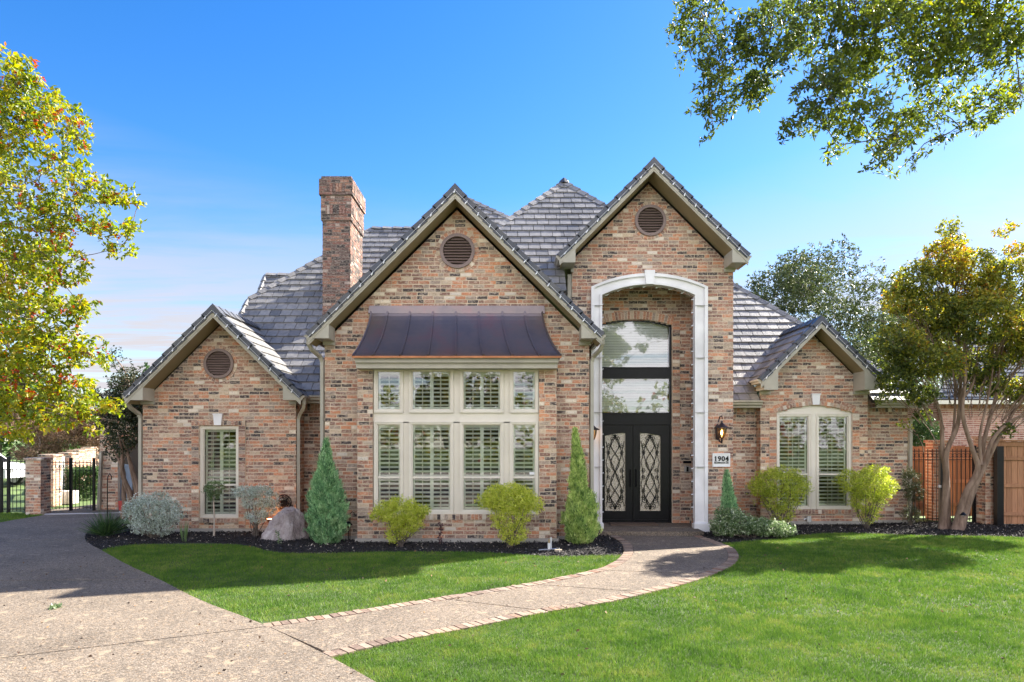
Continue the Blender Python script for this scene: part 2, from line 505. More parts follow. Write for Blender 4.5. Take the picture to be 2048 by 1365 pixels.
class MB:
    def __init__(s):
        s.v, s.f, s.t = [], [], []

    def face(s, pts, tone=0.5):
        n = len(s.v)
        s.v += [tuple(p) for p in pts]
        s.f.append(tuple(range(n, n + len(pts))))
        s.t.append(tone)

    def prism(s, pts, off, tone=0.5, back=True):
        n, k = len(s.v), len(pts)
        off = Vector(off)
        s.v += [tuple(p) for p in pts] + [tuple(Vector(p) + off) for p in pts]
        s.f.append(tuple(range(n, n + k)))
        if back:
            s.f.append(tuple(range(n + 2 * k - 1, n + k - 1, -1)))
            s.t.append(tone)
        for i in range(k):
            j = (i + 1) % k
            s.f.append((n + i, n + k + i, n + k + j, n + j))
        s.t += [tone] * (k + 1)
        return s

    def box(s, x0, x1, y0, y1, z0, z1, tone=0.5):
        return s.prism([(x0, y0, z0), (x1, y0, z0), (x1, y0, z1), (x0, y0, z1)], (0, y1 - y0, 0), tone)

    def tube(s, pts, rad, n=6, tone=0.5, caps=True):
        pts = [Vector(p) for p in pts]
        if not isinstance(rad, (list, tuple)):
            rad = [rad] * len(pts)
        up = Vector((0, 0, 1))
        d0 = (pts[1] - pts[0]).normalized()
        if abs(d0.dot(up)) > 0.9:
            up = Vector((0, 1, 0))
        a = d0.cross(up).normalized()
        base = len(s.v)
        for i, p in enumerate(pts):
            d = (pts[min(i + 1, len(pts) - 1)] - pts[max(i - 1, 0)]).normalized()
            a = (a - d * a.dot(d)).normalized()
            bb = d.cross(a)
            for k in range(n):
                w = 2 * math.pi * (k + .5) / n
                s.v.append(tuple(p + (a * math.cos(w) + bb * math.sin(w)) * rad[i]))
        for i in range(len(pts) - 1):
            for k in range(n):
                q = (k + 1) % n
                s.f.append((base + i * n + k, base + i * n + q, base + (i + 1) * n + q, base + (i + 1) * n + k))
                s.t.append(tone)
        if caps:
            s.f.append(tuple(base + k for k in range(n))); s.t.append(tone)
            e = base + (len(pts) - 1) * n
            s.f.append(tuple(e + k for k in range(n - 1, -1, -1))); s.t.append(tone)
        return s

    def lathe(s, c, prof, n=12, tone=0.5):
        c = Vector(c)
        base = len(s.v)
        for r, z in prof:
            for k in range(n):
                w = 2 * math.pi * k / n
                s.v.append((c.x + r * math.cos(w), c.y + r * math.sin(w), c.z + z))
        for i in range(len(prof) - 1):
            for k in range(n):
                q = (k + 1) % n
                s.f.append((base + i * n + k, base + i * n + q, base + (i + 1) * n + q, base + (i + 1) * n + k))
                s.t.append(tone)
        return s


def build(name, mb, mat, parent=None, kind=None, label=None, cat=None, group=None, smooth=False, mats=None):
    me = bpy.data.meshes.new(name)
    off = WLOC.get(parent.name, Vector((0, 0, 0))) if parent else Vector((0, 0, 0))
    if off.length > 0:
        vs = [(x - off.x, y - off.y, z - off.z) for x, y, z in mb.v]
    else:
        vs = mb.v
    me.from_pydata(vs, [], mb.f)
    a = me.attributes.new('tone', 'FLOAT', 'FACE')
    a.data.foreach_set('value', np.array(mb.t, dtype=np.float32))
    me.materials.append(mat)
    if smooth:
        me.polygons.foreach_set('use_smooth', [True] * len(me.polygons))
    me.update()
    o = bpy.data.objects.new(name, me)
    COL.objects.link(o)
    if parent:
        o.parent = parent
        WLOC[o.name] = off
    tag(o, label, cat, group, kind)
    return o


def tag(o, label=None, cat=None, group=None, kind=None):
    if label: o['label'] = label
    if cat: o['category'] = cat
    if group: o['group'] = group
    if kind: o['kind'] = kind
    return o


def thing(name, loc, label, cat, group=None, kind=None):
    o = bpy.data.objects.new(name, None)
    o.empty_display_size = 0.2
    o.location = loc
    COL.objects.link(o)
    WLOC[o.name] = Vector(loc)
    tag(o, label, cat, group, kind)
    return o


def inst(name, mesh, matrix, parent):
    """a further object on shared mesh data, at a world matrix"""
    o = bpy.data.objects.new(name, mesh)
    off = WLOC.get(parent.name, Vector((0, 0, 0)))
    o.matrix_basis = Matrix.Translation(-off) @ matrix
    COL.objects.link(o)
    o.parent = parent
    return o


def mesh_of(mb, name, mat, smooth=False):
    me = bpy.data.meshes.new(name)
    me.from_pydata(mb.v, [], mb.f)
    a = me.attributes.new('tone', 'FLOAT', 'FACE')
    a.data.foreach_set('value', np.array(mb.t, dtype=np.float32))
    me.materials.append(mat)
    if smooth:
        me.polygons.foreach_set('use_smooth', [True] * len(me.polygons))
    return me


def clip(poly, a, b, c):
    """keep a*x+b*y<=c of a 2-D polygon"""
    out = []
    for i in range(len(poly)):
        p, q = poly[i], poly[(i + 1) % len(poly)]
        dp, dq = a * p[0] + b * p[1] - c, a * q[0] + b * q[1] - c
        if dp <= 0:
            out.append(p)
        if (dp < 0 < dq) or (dq < 0 < dp):
            t = dp / (dp - dq)
            out.append((p[0] + (q[0] - p[0]) * t, p[1] + (q[1] - p[1]) * t))
    return out


def clip_convex(poly, conv):
    n = len(conv)
    area = sum(conv[i][0] * conv[(i + 1) % n][1] - conv[(i + 1) % n][0] * conv[i][1] for i in range(n))
    for i in range(n):
        (x0, y0), (x1, y1) = conv[i], conv[(i + 1) % n]
        a, b = (y1 - y0), -(x1 - x0)
        if area < 0:
            a, b = -a, -b
        poly = clip(poly, a, b, a * x0 + b * y0)
        if len(poly) < 3:
            return []
    return poly


def parea(p):
    return abs(sum(p[i][0] * p[(i + 1) % len(p)][1] - p[(i + 1) % len(p)][0] * p[i][1] for i in range(len(p)))) / 2


class Plane:
    def __init__(s, o, U, V, N):
        s.o, s.U, s.V, s.N = Vector(o), Vector(U), Vector(V), Vector(N)

    def at(s, u, v, d=0.0):
        return s.o + s.U * u + s.V * v + s.N * d

    def mat(s, u, v, d=0.0):
        m = Matrix((s.U, s.V, s.N)).transposed().to_4x4()
        m.translation = s.at(u, v, d)
        return m


def front(Y):
    return Plane((0, Y, 0), (1, 0, 0), (0, 0, 1), (0, -1, 0))


def side_r(X):      # faces +X
    return Plane((X, 0, 0), (0, 1, 0), (0, 0, 1), (1, 0, 0))


def side_l(X):      # faces -X
    return Plane((X, 0, 0), (0, 1, 0), (0, 0, 1), (-1, 0, 0))


def rect(u0, u1, v0, v1):
    return [(u0, v0), (u1, v0), (u1, v1), (u0, v1)]


def arch_slices(u0, u1, v0, vs, vt, n=14):
    """opening with a segmental head: springing vs, crown vt"""
    out = []
    w = (u1 - u0) / 2
    h = max(vt - vs, 1e-4)
    R = (w * w + h * h) / (2 * h)
    cu, cv = (u0 + u1) / 2, vt - R
    for i in range(n):
        a, b2 = u0 + (u1 - u0) * i / n, u0 + (u1 - u0) * (i + 1) / n
        m_ = (a + b2) / 2
        out.append((a, b2, v0, cv + math.sqrt(R * R - (m_ - cu) ** 2)))
    return out


def circ_slices(cu, cv, r, n=12):
    out = []
    for i in range(n):
        a, b2 = cu - r + 2 * r * i / n, cu - r + 2 * r * (i + 1) / n
        m_ = (a + b2) / 2 - cu
        h = math.sqrt(max(r * r - m_ * m_, 0))
        out.append((a, b2, cv - h, cv + h))
    return out


CH, BL = 0.081, 0.232
BRICKS = []      # (score, plane, polygon or None for whole brick, centre(u,v), length, tone, depth)


def tone_brick():
    return random.random()


def brick_wall(mbm, pl, outline, holes=(), thick=0.12, mholes=None, j0=0, v_off=0.0, store=BRICKS, proud=0.006, ch=CH, bl=BL):
    mo_ = outline
    if abs(pl.N.x) > .5:
        lo_ = min(p[0] for p in outline)
        mo_ = clip(outline, -1, 0, -(lo_ + .008))
    mh_ = holes if mholes is None else mholes
    us = sorted({round(x, 4) for h in mh_ for s in h for x in (s[0], s[1])})
    lo, hi = min(p[0] for p in outline), max(p[0] for p in outline)
    us = [lo] + [u for u in us if lo < u < hi] + [hi]
    for a, b in zip(us, us[1:]):
        if b - a < 1e-4:
            continue
        m_ = (a + b) / 2
        col = clip_convex(rect(a, b, -99, 99), mo_)
        if not col:
            continue
        cuts = sorted((s[2], s[3]) for h in mh_ for s in h if s[0] < m_ < s[1])
        v = -99
        for c0, c1 in cuts + [(99, 99)]:
            pc = clip_convex(col, rect(a - 1, b + 1, v, c0)) if c0 > v else []
            if len(pc) >= 3 and parea(pc) > 1e-5:
                mbm.prism([pl.at(u, w, 0) for u, w in pc], -pl.N * thick, 0.5)
            v = max(v, c1)
    v0, v1 = min(p[1] for p in outline), max(p[1] for p in outline)
    j = int(math.floor((v0 - v_off) / ch))
    while j * ch + v_off < v1:
        b0, b1 = j * ch + v_off + 0.0075, j * ch + v_off + ch - 0.0075
        mid = (b0 + b1) / 2
        u = lo - bl + (j % 2) * bl / 2 + random.uniform(-.02, .02)
        while u < hi:
            L_ = bl * random.choice((1, 1, 1, 1, 1, .5)) * random.uniform(0.97, 1.03)
            parts = [(u + 0.007, u + L_ - 0.007)]
            for h in holes:
                for s in h:
                    if s[2] < mid < s[3]:
                        np_ = []
                        for a, b in parts:
                            if s[1] <= a or s[0] >= b:
                                np_.append((a, b))
                            else:
                                if s[0] > a: np_.append((a, s[0] - .003))
                                if s[1] < b: np_.append((s[1] + .003, b))
                        parts = np_
            for a, b in parts:
                if b - a < 0.025:
                    continue
                full = rect(a, b, b0, b1)
                pc = clip_convex(full, outline)
                if len(pc) >= 3 and parea(pc) > 0.0007:
                    whole = abs(parea(pc) - (b - a) * (b1 - b0)) < 1e-6 and (b - a) > 0.17
                    store.append((pl, pc, whole, (a + b) / 2, mid, b - a, tone_brick(), proud + random.uniform(-.002, .003)))
            u += L_
        j += 1


def lay_brick(mb, r):
    pl, pc, whole, cu, cv, L_, tone, d = r
    if whole:
        h = (CH - .015) / 2
        cr = .004
        pc = [(cu - L_ / 2, cv - h + random.uniform(0, cr)), (cu + L_ / 2, cv - h + random.uniform(0, cr)),
              (cu + L_ / 2, cv + h - random.uniform(0, cr)), (cu - L_ / 2, cv + h - random.uniform(0, cr))]
    mb.prism([pl.at(u, v, d) for u, v in pc], -pl.N * (d + .002), tone, back=False)


BACKING = []


def soldier(store, pl, u0, u1, v0, v1, w=0.081, proud=0.014):
    n = max(1, round((u1 - u0) / w))
    for i in range(n):
        a, b = u0 + (u1 - u0) * i / n, u0 + (u1 - u0) * (i + 1) / n
        if store is BRICKS:
            BACKING.append((pl, rect(a, b, v0, v1), proud - .007))
        store.append((pl, rect(a + .007, b - .007, v0 + .006, v1 - .006) if v1 - v0 > .09 or b - a > .1 else rect(a + .006, b - .006, v0 + .005, v1 - .005), False, (a + b) / 2, (v0 + v1) / 2, w, tone_brick(), proud))


def radial(store, pl, cu, cv, r0, r1, a0, a1, w=0.075, proud=0.016):
    n = max(3, round(abs(a1 - a0) * (r0 + r1) / 2 / w))
    for i in range(n):
        a = a0 + (a1 - a0) * i / n
        b = a0 + (a1 - a0) * (i + 1) / n
        g = 0.0075 / r0
        if store is BRICKS:
            BACKING.append((pl, [(cu + r * math.cos(t), cv + r * math.sin(t)) for r, t in ((r0, a), (r0, b), (r1, b), (r1, a))], proud - .007))
        pts = [(cu + r * math.cos(t), cv + r * math.sin(t)) for r, t in ((r0, a + g), (r0, b - g), (r1, b - g), (r1, a + g))]
        store.append((pl, pts, False, 0, 0, w, .25 + .75 * tone_brick(), proud))


def arc_params(u0, u1, vs, vt):
    w, h = (u1 - u0) / 2, vt - vs
    R = (w * w + h * h) / (2 * h)
    cu, cv = (u0 + u1) / 2, vt - R
    a = math.atan2(vs - cv, w)
    return cu, cv, R, a


# ------------------------------------------------------------------ foliage helpers
def leaf_mesh(name, C, A, W, L_, Wd, tone, mat, parent=None, fold=0.25, **kw):
    n = len(C)
    A = A / np.linalg.norm(A, axis=1, keepdims=True)
    W = W - A * np.sum(A * W, axis=1, keepdims=True)
    W = W / (np.linalg.norm(W, axis=1, keepdims=True) + 1e-9)
    Nn = np.cross(A, W)
    L_ = np.broadcast_to(np.asarray(L_, dtype=float).reshape(-1, 1) if np.ndim(L_) else L_, (n, 1))
    Wd = np.broadcast_to(np.asarray(Wd, dtype=float).reshape(-1, 1) if np.ndim(Wd) else Wd, (n, 1))
    up = Nn * Wd * fold
    V = np.empty((n, 4, 3))
    V[:, 0] = C
    V[:, 1] = C + A * L_ * 0.5 + W * Wd / 2 + up
    V[:, 2] = C + A * L_
    V[:, 3] = C + A * L_ * 0.5 - W * Wd / 2 + up
    off = WLOC.get(parent.name, Vector((0, 0, 0))) if parent else Vector((0, 0, 0))
    V = V.reshape(-1, 3) - np.array(off)
    idx = (np.arange(n) * 4)[:, None] + np.array([0, 1, 2, 0, 2, 3])[None, :]
    tri_mesh_obj = tri_mesh(name, V, idx.reshape(-1), np.repeat(tone, 2), mat, parent, **kw)
    return tri_mesh_obj


def tri_mesh(name, V, idx, tone, mat, parent=None, kind=None, label=None, cat=None, group=None):
    me = bpy.data.meshes.new(name)
    nt_ = len(idx) // 3
    me.vertices.add(len(V)); me.vertices.foreach_set('co', V.astype(np.float32).reshape(-1))
    me.loops.add(len(idx)); me.loops.foreach_set('vertex_index', idx.astype(np.int32))
    me.polygons.add(nt_)
    me.polygons.foreach_set('loop_start', (np.arange(nt_) * 3).astype(np.int32))
    me.polygons.foreach_set('loop_total', np.full(nt_, 3, dtype=np.int32))
    a = me.attributes.new('tone', 'FLOAT', 'FACE')
    a.data.foreach_set('value', np.clip(tone, 0, 1).astype(np.float32))
    me.materials.append(mat)
    me.update(calc_edges=True)
    o = bpy.data.objects.new(name, me)
    COL.objects.link(o)
    if parent:
        o.parent = parent
    tag(o, label, cat, group, kind)
    return o


def rand_dirs(n):
    v = rng.normal(size=(n, 3))
    return v / np.linalg.norm(v, axis=1, keepdims=True)


def in_blobs(blobs, n, shell=0.5):
    b = np.array(blobs, dtype=float)
    wts = b[:, 3] * b[:, 4] * b[:, 5]
    wts = wts ** 0.8
    pick = rng.choice(len(b), n, p=wts / wts.sum())
    d = rand_dirs(n)
    r = rng.random(n) ** (1 / 3)
    r = r * (1 + (rng.random(n) < .10) * rng.uniform(0, .5, n))
    r = r * (1 - shell) + shell * (0.55 + 0.5 * rng.random(n))
    return b[pick, :3] + d * b[pick, 3:6] * r[:, None], pick


def foliage(blobs, n_twig, per, spread, L_, Wd, tone_mu, tone_sd, droop=0.0, upb=0.0, shell=0.45, tone_fn=None):
    tw, pick = in_blobs(blobs, n_twig, shell)
    axis = rand_dirs(n_twig) + np.array([0, 0, upb - droop])
    axis /= np.linalg.norm(axis, axis=1, keepdims=True)
    tt = rng.normal(tone_mu, tone_sd * 0.7, n_twig)
    if tone_fn is not None:
        tt = tt + tone_fn(tw)
    C = np.repeat(tw, per, axis=0)
    ax = np.repeat(axis, per, axis=0)
    s = rng.random((len(C), 1))
    C = C + ax * (s - .5) * spread * 2 + rand_dirs(len(C)) * spread * 0.35 * rng.random((len(C), 1))
    A = ax * 0.7 + rand_dirs(len(C)) + np.array([0, 0, upb - droop])
    W = rand_dirs(len(C))
    tone = np.repeat(tt, per) + rng.normal(0, tone_sd * 0.7, len(C))
    Ls = L_ * rng.uniform(0.65, 1.2, len(C))
    return C, A, W, Ls, Wd * rng.uniform(0.7, 1.2, len(C)), tone, tw


def limb(mb, p0, p1, r0, r1, bend=0.12, n=6, seg=6):
    p0, p1 = Vector(p0), Vector(p1)
    d = p1 - p0
    off = Vector((random.uniform(-1, 1), random.uniform(-1, 1), random.uniform(-.2, .8))) * d.length * bend
    pts, rr = [], []
    for i in range(seg + 1):
        t = i / seg
        j = Vector((random.uniform(-1, 1), random.uniform(-1, 1), random.uniform(-1, 1))) * d.length * 0.018 * (0 < i < seg)
        pts.append(p0 + d * t + off * math.sin(math.pi * t) + j)
        rr.append(r0 + (r1 - r0) * t)
    mb.tube(pts, rr, n)
    return pts
# ================================================================== THE HOUSE
house = thing('brick_house', (0, 16, 0), 'tumbled brick house with steep slate-grey tile roofs, copper bay awning and black front doors', 'house')
Yg, Yb, Yp, Yl, Yr = 14.5, 14.15, 15.75, 15.7, 17.0
Yd = 16.7

wall_mb = {k: MB() for k in ('gable', 'bay', 'left', 'porch', 'entry', 'right', 'recess')}

# ---- front gable wall
XG0, XG1 = PX(650, Yg), PX(1178, Yg)
cg = -1.168
GH, GZ = 3.03, 7.34
plG = front(Yg)
vz = PZ(503, Yg); vx = PX(915, Yg)
apex = GZ - 0.33
outG = [(XG0, 0), (XG1, 0), (XG1, apex - (XG1 - cg)), (cg, apex), (XG0, apex - (cg - XG0))]
bayhole = [(PX(760, Yg), PX(1065, Yg), 0.3, 3.75)]
brick_wall(wall_mb['gable'], plG, outG, [bayhole, circ_slices(vx, vz, .445, 24)], mholes=[bayhole, circ_slices(vx, vz, .36)])
radial(BRICKS, plG, vx, vz, .37, .455, 0, 2 * math.pi, .085)
brick_wall(wall_mb['gable'], side_l(XG0), [(Yg, 0), (16.3, 0), (16.3, 4.1), (Yg, 4.1)])
brick_wall(wall_mb['gable'], side_r(XG1), [(Yg, 0), (Yp, 0), (Yp, 4.1), (Yg, 4.1)])

# ---- bay
BX = [PX(715, Yb), PX(745.5, Yb), PX(1078, Yb), PX(1113, Yb)]
plB = front(Yb)
sill = PZ(1040, Yb); sillt = PZ(1028.5, Yb); bayt = PZ(735, Yb)
brick_wall(wall_mb['bay'], plB, rect(BX[0], BX[1], 0, bayt), thick=.1)
brick_wall(wall_mb['bay'], plB, rect(BX[2], BX[3], 0, bayt), thick=.1, j0=1)
brick_wall(wall_mb['bay'], plB, rect(BX[1], BX[2], 0, sill), thick=.1)
soldier(BRICKS, front(Yb), BX[1], BX[2], sill, sillt, .078, .03)
wall_mb['bay'].box(BX[1], BX[2], Yb + .02, Yb + .12, sill, sillt - .006)
for X_, f_ in ((BX[0], side_l), (BX[3], side_r)):
    brick_wall(wall_mb['bay'], f_(X_), rect(Yb, Yg, 0, bayt), thick=.08)

# ---- left wing
XL0, XL1 = PX(286, Yl), PX(592, Yl)
cl = -6.66
LH, LZ = 1.97, 5.111
plL = front(Yl)
apex = LZ - 0.30
outL = [(XL0, 0), (XL1, 0), (XL1, apex - (XL1 - cl)), (cl, apex), (XL0, apex - (cl - XL0))]
lw = (PX(400, Yl), PX(477, Yl), PZ(1036, Yl), PZ(853, Yl))
vlx, vlz = PX(438.5, Yl), PZ(728, Yl)
brick_wall(wall_mb['left'], plL, outL, [[lw], circ_slices(vlx, vlz, .41, 24)], mholes=[[lw], circ_slices(vlx, vlz, .335)])
radial(BRICKS, plL, vlx, vlz, .345, .42, 0, 2 * math.pi, .085)
brick_wall(wall_mb['left'], side_r(XL1), rect(Yl, 16.35, 0, 3.0))
brick_wall(wall_mb['left'], side_l(XL0), rect(Yl, 19.0, 0, 3.0))
# proud brick band framing the window
fx0, fx1 = PX(384, Yl), PX(492, Yl)
for a, b2 in ((fx0, lw[0] - .01), (lw[1] + .01, fx1)):
    z = .1
    while z < lw[3] + .1:
        soldier(BRICKS, plL, a, b2, z, min(z + .078, lw[3] + .11), (b2 - a), .034)
        z += .081
soldier(BRICKS, plL, lw[0], lw[1], lw[2] - .11, lw[2] - .005, .081, .05)
soldier(BRICKS, plL, fx0, fx1, lw[3] + .02, lw[3] + .13, .081, .036)

# ---- tall entry wall
XP0, XP1 = 1.385, PX(1466, Yp)
cp = 3.15
PH, PZT = 2.11, 8.353
plP = front(Yp)
apex = PZT - 0.33
outP = [(XP0, 0), (XP1, 0), (XP1, apex - (XP1 - cp)), (cp, apex), (XP0, apex - (cp - XP0))]
ax0, ax1, asp, atop = 2.05, 4.215, PZ(590, Yp), PZ(569, Yp)
vpx, vpz = PX(1300.4, Yp), PZ(442, Yp)
acu, acv, aR, aa = arc_params(ax0, ax1, asp, atop)
brick_wall(wall_mb['porch'], plP, outP, [arch_slices(ax0, ax1, -1, asp, atop, 18), circ_slices(vpx, vpz, .42, 24)], thick=.25, mholes=[arch_slices(ax0, ax1, -1, asp, atop, 18), circ_slices(vpx, vpz, .35)])
radial(BRICKS, plP, vpx, vpz, .36, .43, 0, 2 * math.pi, .085)
brick_wall(wall_mb['porch'], side_r(XP1), rect(Yp, 17.3, 0, 6.0))
brick_wall(wall_mb['porch'], side_l(XP0), rect(Yp + .3, 20, 4.0, 6.0))
# inner jambs of the front wall
jm = MB()
for X_, f_ in ((ax0, side_r), (ax1, side_l)):
    brick_wall(wall_mb['porch'], f_(X_), rect(Yp + .02, Yp + .26, 0.1, asp), thick=.05, proud=.008)
for i in range(26):      # soffit bricks of the arch
    t0 = aa + (math.pi - 2 * aa) * i / 26
    t1 = aa + (math.pi - 2 * aa) * (i + 1) / 26 - .004
    r0 = aR - .012
    BRICKS.append((Plane((0, Yp + .03, 0), (1, 0, 0), (0, 0, 1), (0, -1, 0)),
                   [(acu + r * math.cos(t), acv + r * math.sin(t)) for r, t in ((r0, t0), (r0, t1), (aR + .04, t1), (aR + .04, t0))],
                   False, 0, 0, .08, tone_brick(), -.21))

# ---- entry back wall, its sides and ceiling
plE = front(16.62)
XE0, XE1 = 1.55, 5.0
ex0, ex1 = PX(1189, Yd), PX(1342, Yd)
esp, etop = PZ(653, Yd), PZ(641, Yd)
floorz = 0.10
brick_wall(wall_mb['entry'], plE, rect(XE0, XE1, floorz, 6.3), [arch_slices(ex0, ex1, -1, esp, etop, 14)], thick=.15)
ecu, ecv, eR, ea = arc_params(ex0, ex1, esp, etop)
radial(BRICKS, plE, ecu, ecv, eR + .01, eR + .2, ea, math.pi - ea, .075, .04)
z = floorz
while z < esp:
    for a, b2 in ((ex0 - .19, ex0 - .005), (ex1 + .005, ex1 + .19)):
        soldier(BRICKS, plE, a, b2, z, z + .078, .19, .04)
    z += .081
brick_wall(wall_mb['entry'], side_r(XE0), rect(Yp + .25, 16.62, floorz, 6.3))
brick_wall(wall_mb['entry'], side_l(XE1), rect(Yp + .25, 16.62, floorz, 6.3))
wall_mb['entry'].box(XE0, XE1, Yp + .25, 16.8, 6.3, 6.4)

# ---- right wing
XR0, XR1 = PX(1521, Yr), PX(1735, Yr)
cr_ = 7.455
RH, RZ = 1.47, 5.08
plR = front(Yr)
apex = RZ - 0.30
outR = [(XR0, 0), (XR1, 0), (XR1, apex - (XR1 - cr_)), (cr_, apex), (XR0, apex - (cr_ - XR0))]
rw = (PX(1553.6, Yr), PX(1703, Yr), PZ(1019, Yr), PZ(826, Yr), PZ(812, Yr))
brick_wall(wall_mb['right'], plR, outR, [arch_slices(rw[0], rw[1], rw[2], rw[3], rw[4], 14)])
rcu, rcv, rR, ra = arc_params(rw[0], rw[1], rw[3], rw[4])
radial(BRICKS, plR, rcu, rcv, rR + .01, rR + .11, ra - .02, math.pi - ra + .02, .078, .03)
radial(BRICKS, plR, rcu, rcv, rR + .115, rR + .19, ra - .02, math.pi - ra + .02, .2, .016)
soldier(BRICKS, plR, rw[0] - .05, rw[1] + .05, rw[2] - .11, rw[2] - .005, .081, .05)
for a, b2 in ((rw[0] - .19, rw[0] - .01), (rw[1] + .01, rw[1] + .19)):
    z = .1
    while z < rw[3]:
        soldier(BRICKS, plR, a, b2, z, z + .078, (b2 - a), .022)
        z += .081
brick_wall(wall_mb['right'], side_l(XR0), rect(Yr, 17.3, 0, 3.2))
brick_wall(wall_mb['right'], side_r(XR1), rect(Yr, 17.3, 0, 3.2))

# ---- recessed walls between the gables, soldier course on top
ztop = 3.02
for a, b2, Y_ in ((XL1, XG0, 16.3), (XP1, XR0, 17.28), (XR1, PX(1815, 17.28), 17.28)):
    wk_ = wall_mb.setdefault('rec%.2f' % a, MB())
    brick_wall(wk_, front(Y_), rect(a, b2, 0, ztop - .2))
    soldier(BRICKS, front(Y_), a, b2, ztop - .2, ztop, .081, .02)
    wk_.box(a, b2, Y_, Y_ + .12, ztop - .2, ztop)
XEND = PX(1815, 17.28)
brick_wall(wk_, side_r(XEND), rect(17.28, 24, 0, ztop))
# left body end wall and gable end over it
brick_wall(wall_mb['recess'], side_l(-7.15), [(19.0, 0), (24, 0), (24, 3.1), (21.3, 5.7), (18.7, 5.7), (16.3, 3.3), (16.3, 3.0), (19.0, 3.0)][:0] or [(16.3, 3.0), (24.5, 3.0), (21.5, 5.85), (18.8, 5.85)])
brick_wall(wall_mb['recess'], side_l(-7.15), rect(18.9, 24.5, 0, 3.0))

walls = {k: build('wall', mb_, MORT, house) for k, mb_ in wall_mb.items()}

# ---- chimney
Yc = 18.1
cx0, cx1 = PX(645.5, Yc), PX(700.5, Yc)
cz1 = PZ(357, Yc)
cmb = MB()
CB = []
for dz0, dz1, pr in ((4.6, cz1 - 1.13, 0.0), (cz1 - 1.13, cz1 - .46, 0.035), (cz1 - .46, cz1 - .04, 0.075), (cz1 - .1, cz1, .03)):
    a, b2, y0, y1 = cx0 - pr, cx1 + pr, Yc - pr, Yc + 1.45 + pr
    if dz1 != cz1:
        brick_wall(cmb, front(y0), rect(a, b2, dz0, dz1), store=CB, thick=.1)
        brick_wall(cmb, side_r(b2), rect(y0, y1, dz0, dz1), store=CB, thick=.1)
        brick_wall(cmb, side_l(a), rect(y0, y1, dz0, dz1), store=CB, thick=.1)
        cmb.box(a + .01, b2 - .01, y0 + .01, y1, dz1 - .05, dz1)
    else:
        brick_wall(cmb, front(y0), rect(a, b2, cz1 - .04, cz1 + .04), store=CB, thick=.1)
        brick_wall(cmb, side_r(b2), rect(y0, y1, cz1 - .04, cz1 + .04), store=CB, thick=.1)
for zz in (cz1 - .28, cz1 - .85):     # upright bricks in the corbelled head
    pr = .08 if zz > cz1 - .5 else .045
    for pl_, a, b2 in ((front(Yc - pr), cx0 + .12, cx1 - .12), (side_r(cx1 + pr), Yc + .1, Yc + 1.3)):
        soldier(CB, pl_, a, b2, zz - .12, zz + .12, .081, .014)
chim = build('chimney', cmb, MORT_CH, house)
mbk = MB()
for r_ in CB:
    lay_brick(mbk, r_)
build('brickwork', mbk, BRK_CH, chim, kind='stuff')

# ---- lay the bricks: the 300 that show largest become bricks of their own
whole = [r_ for r_ in BRICKS if r_[2] and r_[0].N.y < -.9 and r_[0].o.y < Yg + .01]
def hid(r_):       # behind a shrub, the windows or outside the frame?
    p = r_[0].at(r_[3], r_[4])
    px, py = CX + p.x / p.y * F, HY - (p.z - H) / p.y * F
    if r_[0].o.y > Yb + .01 and 700 < px < 1122 and 612 < py: return True
    for (x0, x1, y0, y1) in ((610, 695, 880, 1090), (750, 862, 985, 1090), (952, 1080, 960, 1095), (1122, 1198, 870, 1090)):
        if x0 < px < x1 and y0 < py < y1: return True
    return False
whole = [r_ for r_ in whole if not hid(r_)]
whole.sort(key=lambda r_: (r_[0].o.y - r_[5] * 3))
single = whole[:300]
sid = {id(r_) for r_ in single}
variants = []
for k in range(18):
    for Lk in (.20, .226):
        mb_ = MB()
        h = (CH - .015) / 2
        c_ = lambda: random.uniform(0, .005)
        mb_.prism([(-Lk / 2 + c_(), -h + c_(), 0), (Lk / 2 - c_(), -h + c_(), 0), (Lk / 2 - c_(), h - c_(), 0), (-Lk / 2 + c_(), h - c_(), 0)],
                  (0, 0, -.03), (k + .5) / 18, back=True)
        variants.append(mesh_of(mb_, 'brick', BRK))
wallof = {Yb: walls['bay'], Yg: walls['gable']}
for r_ in single:
    k = min(17, int(r_[6] * 18))
    me = variants[2 * k + 1]
    par = wallof[round(r_[0].o.y, 2)]
    M_ = r_[0].mat(r_[3], r_[4], r_[7]) @ Matrix.Diagonal((r_[5] / .226, 1, 1, 1))
    inst('brick', me, M_, par)
rest = MB()
for r_ in BRICKS:
    if id(r_) not in sid:
        lay_brick(rest, r_)
build('brickwork', rest, BRK, house, kind='stuff')

bk_ = MB()
for pl_, pc_, d_ in BACKING:
    bk_.prism([pl_.at(u, v, d_) for u, v in pc_], -pl_.N * .03, .5)
build('mortar', bk_, MORT, house, kind='stuff')

# ---- concrete footing
mb_ = MB()
mb_.box(BX[0] - .04, BX[3] + .04, Yb - .045, Yg, -.05, .085)
mb_.box(XG0 - .03, BX[0] - .04, Yg - .04, Yg + .05, -.05, .085)
mb_.box(BX[3] + .04, XG1 + .03, Yg - .04, Yg + .05, -.05, .085)
mb_.box(XL0 - .03, XL1 + .03, Yl - .04, Yl + .05, -.05, .085)
mb_.box(XR0 - .03, XR1 + .03, Yr - .04, Yr + .05, -.05, .10)
mb_.box(XR1 + .03, XEND, 17.24, 17.4, -.05, .09)
build('footing', mb_, CONC, house, kind='stuff')

# ---- roofs -----------------------------------------------------------------
roof_mb = MB()
TILES = []       # whole tiles: (plane, u, s, tone) ; clipped ones go straight into the mass
tmass = MB()
TC, TW = 0.30, 0.285
S2 = math.sqrt(.5)


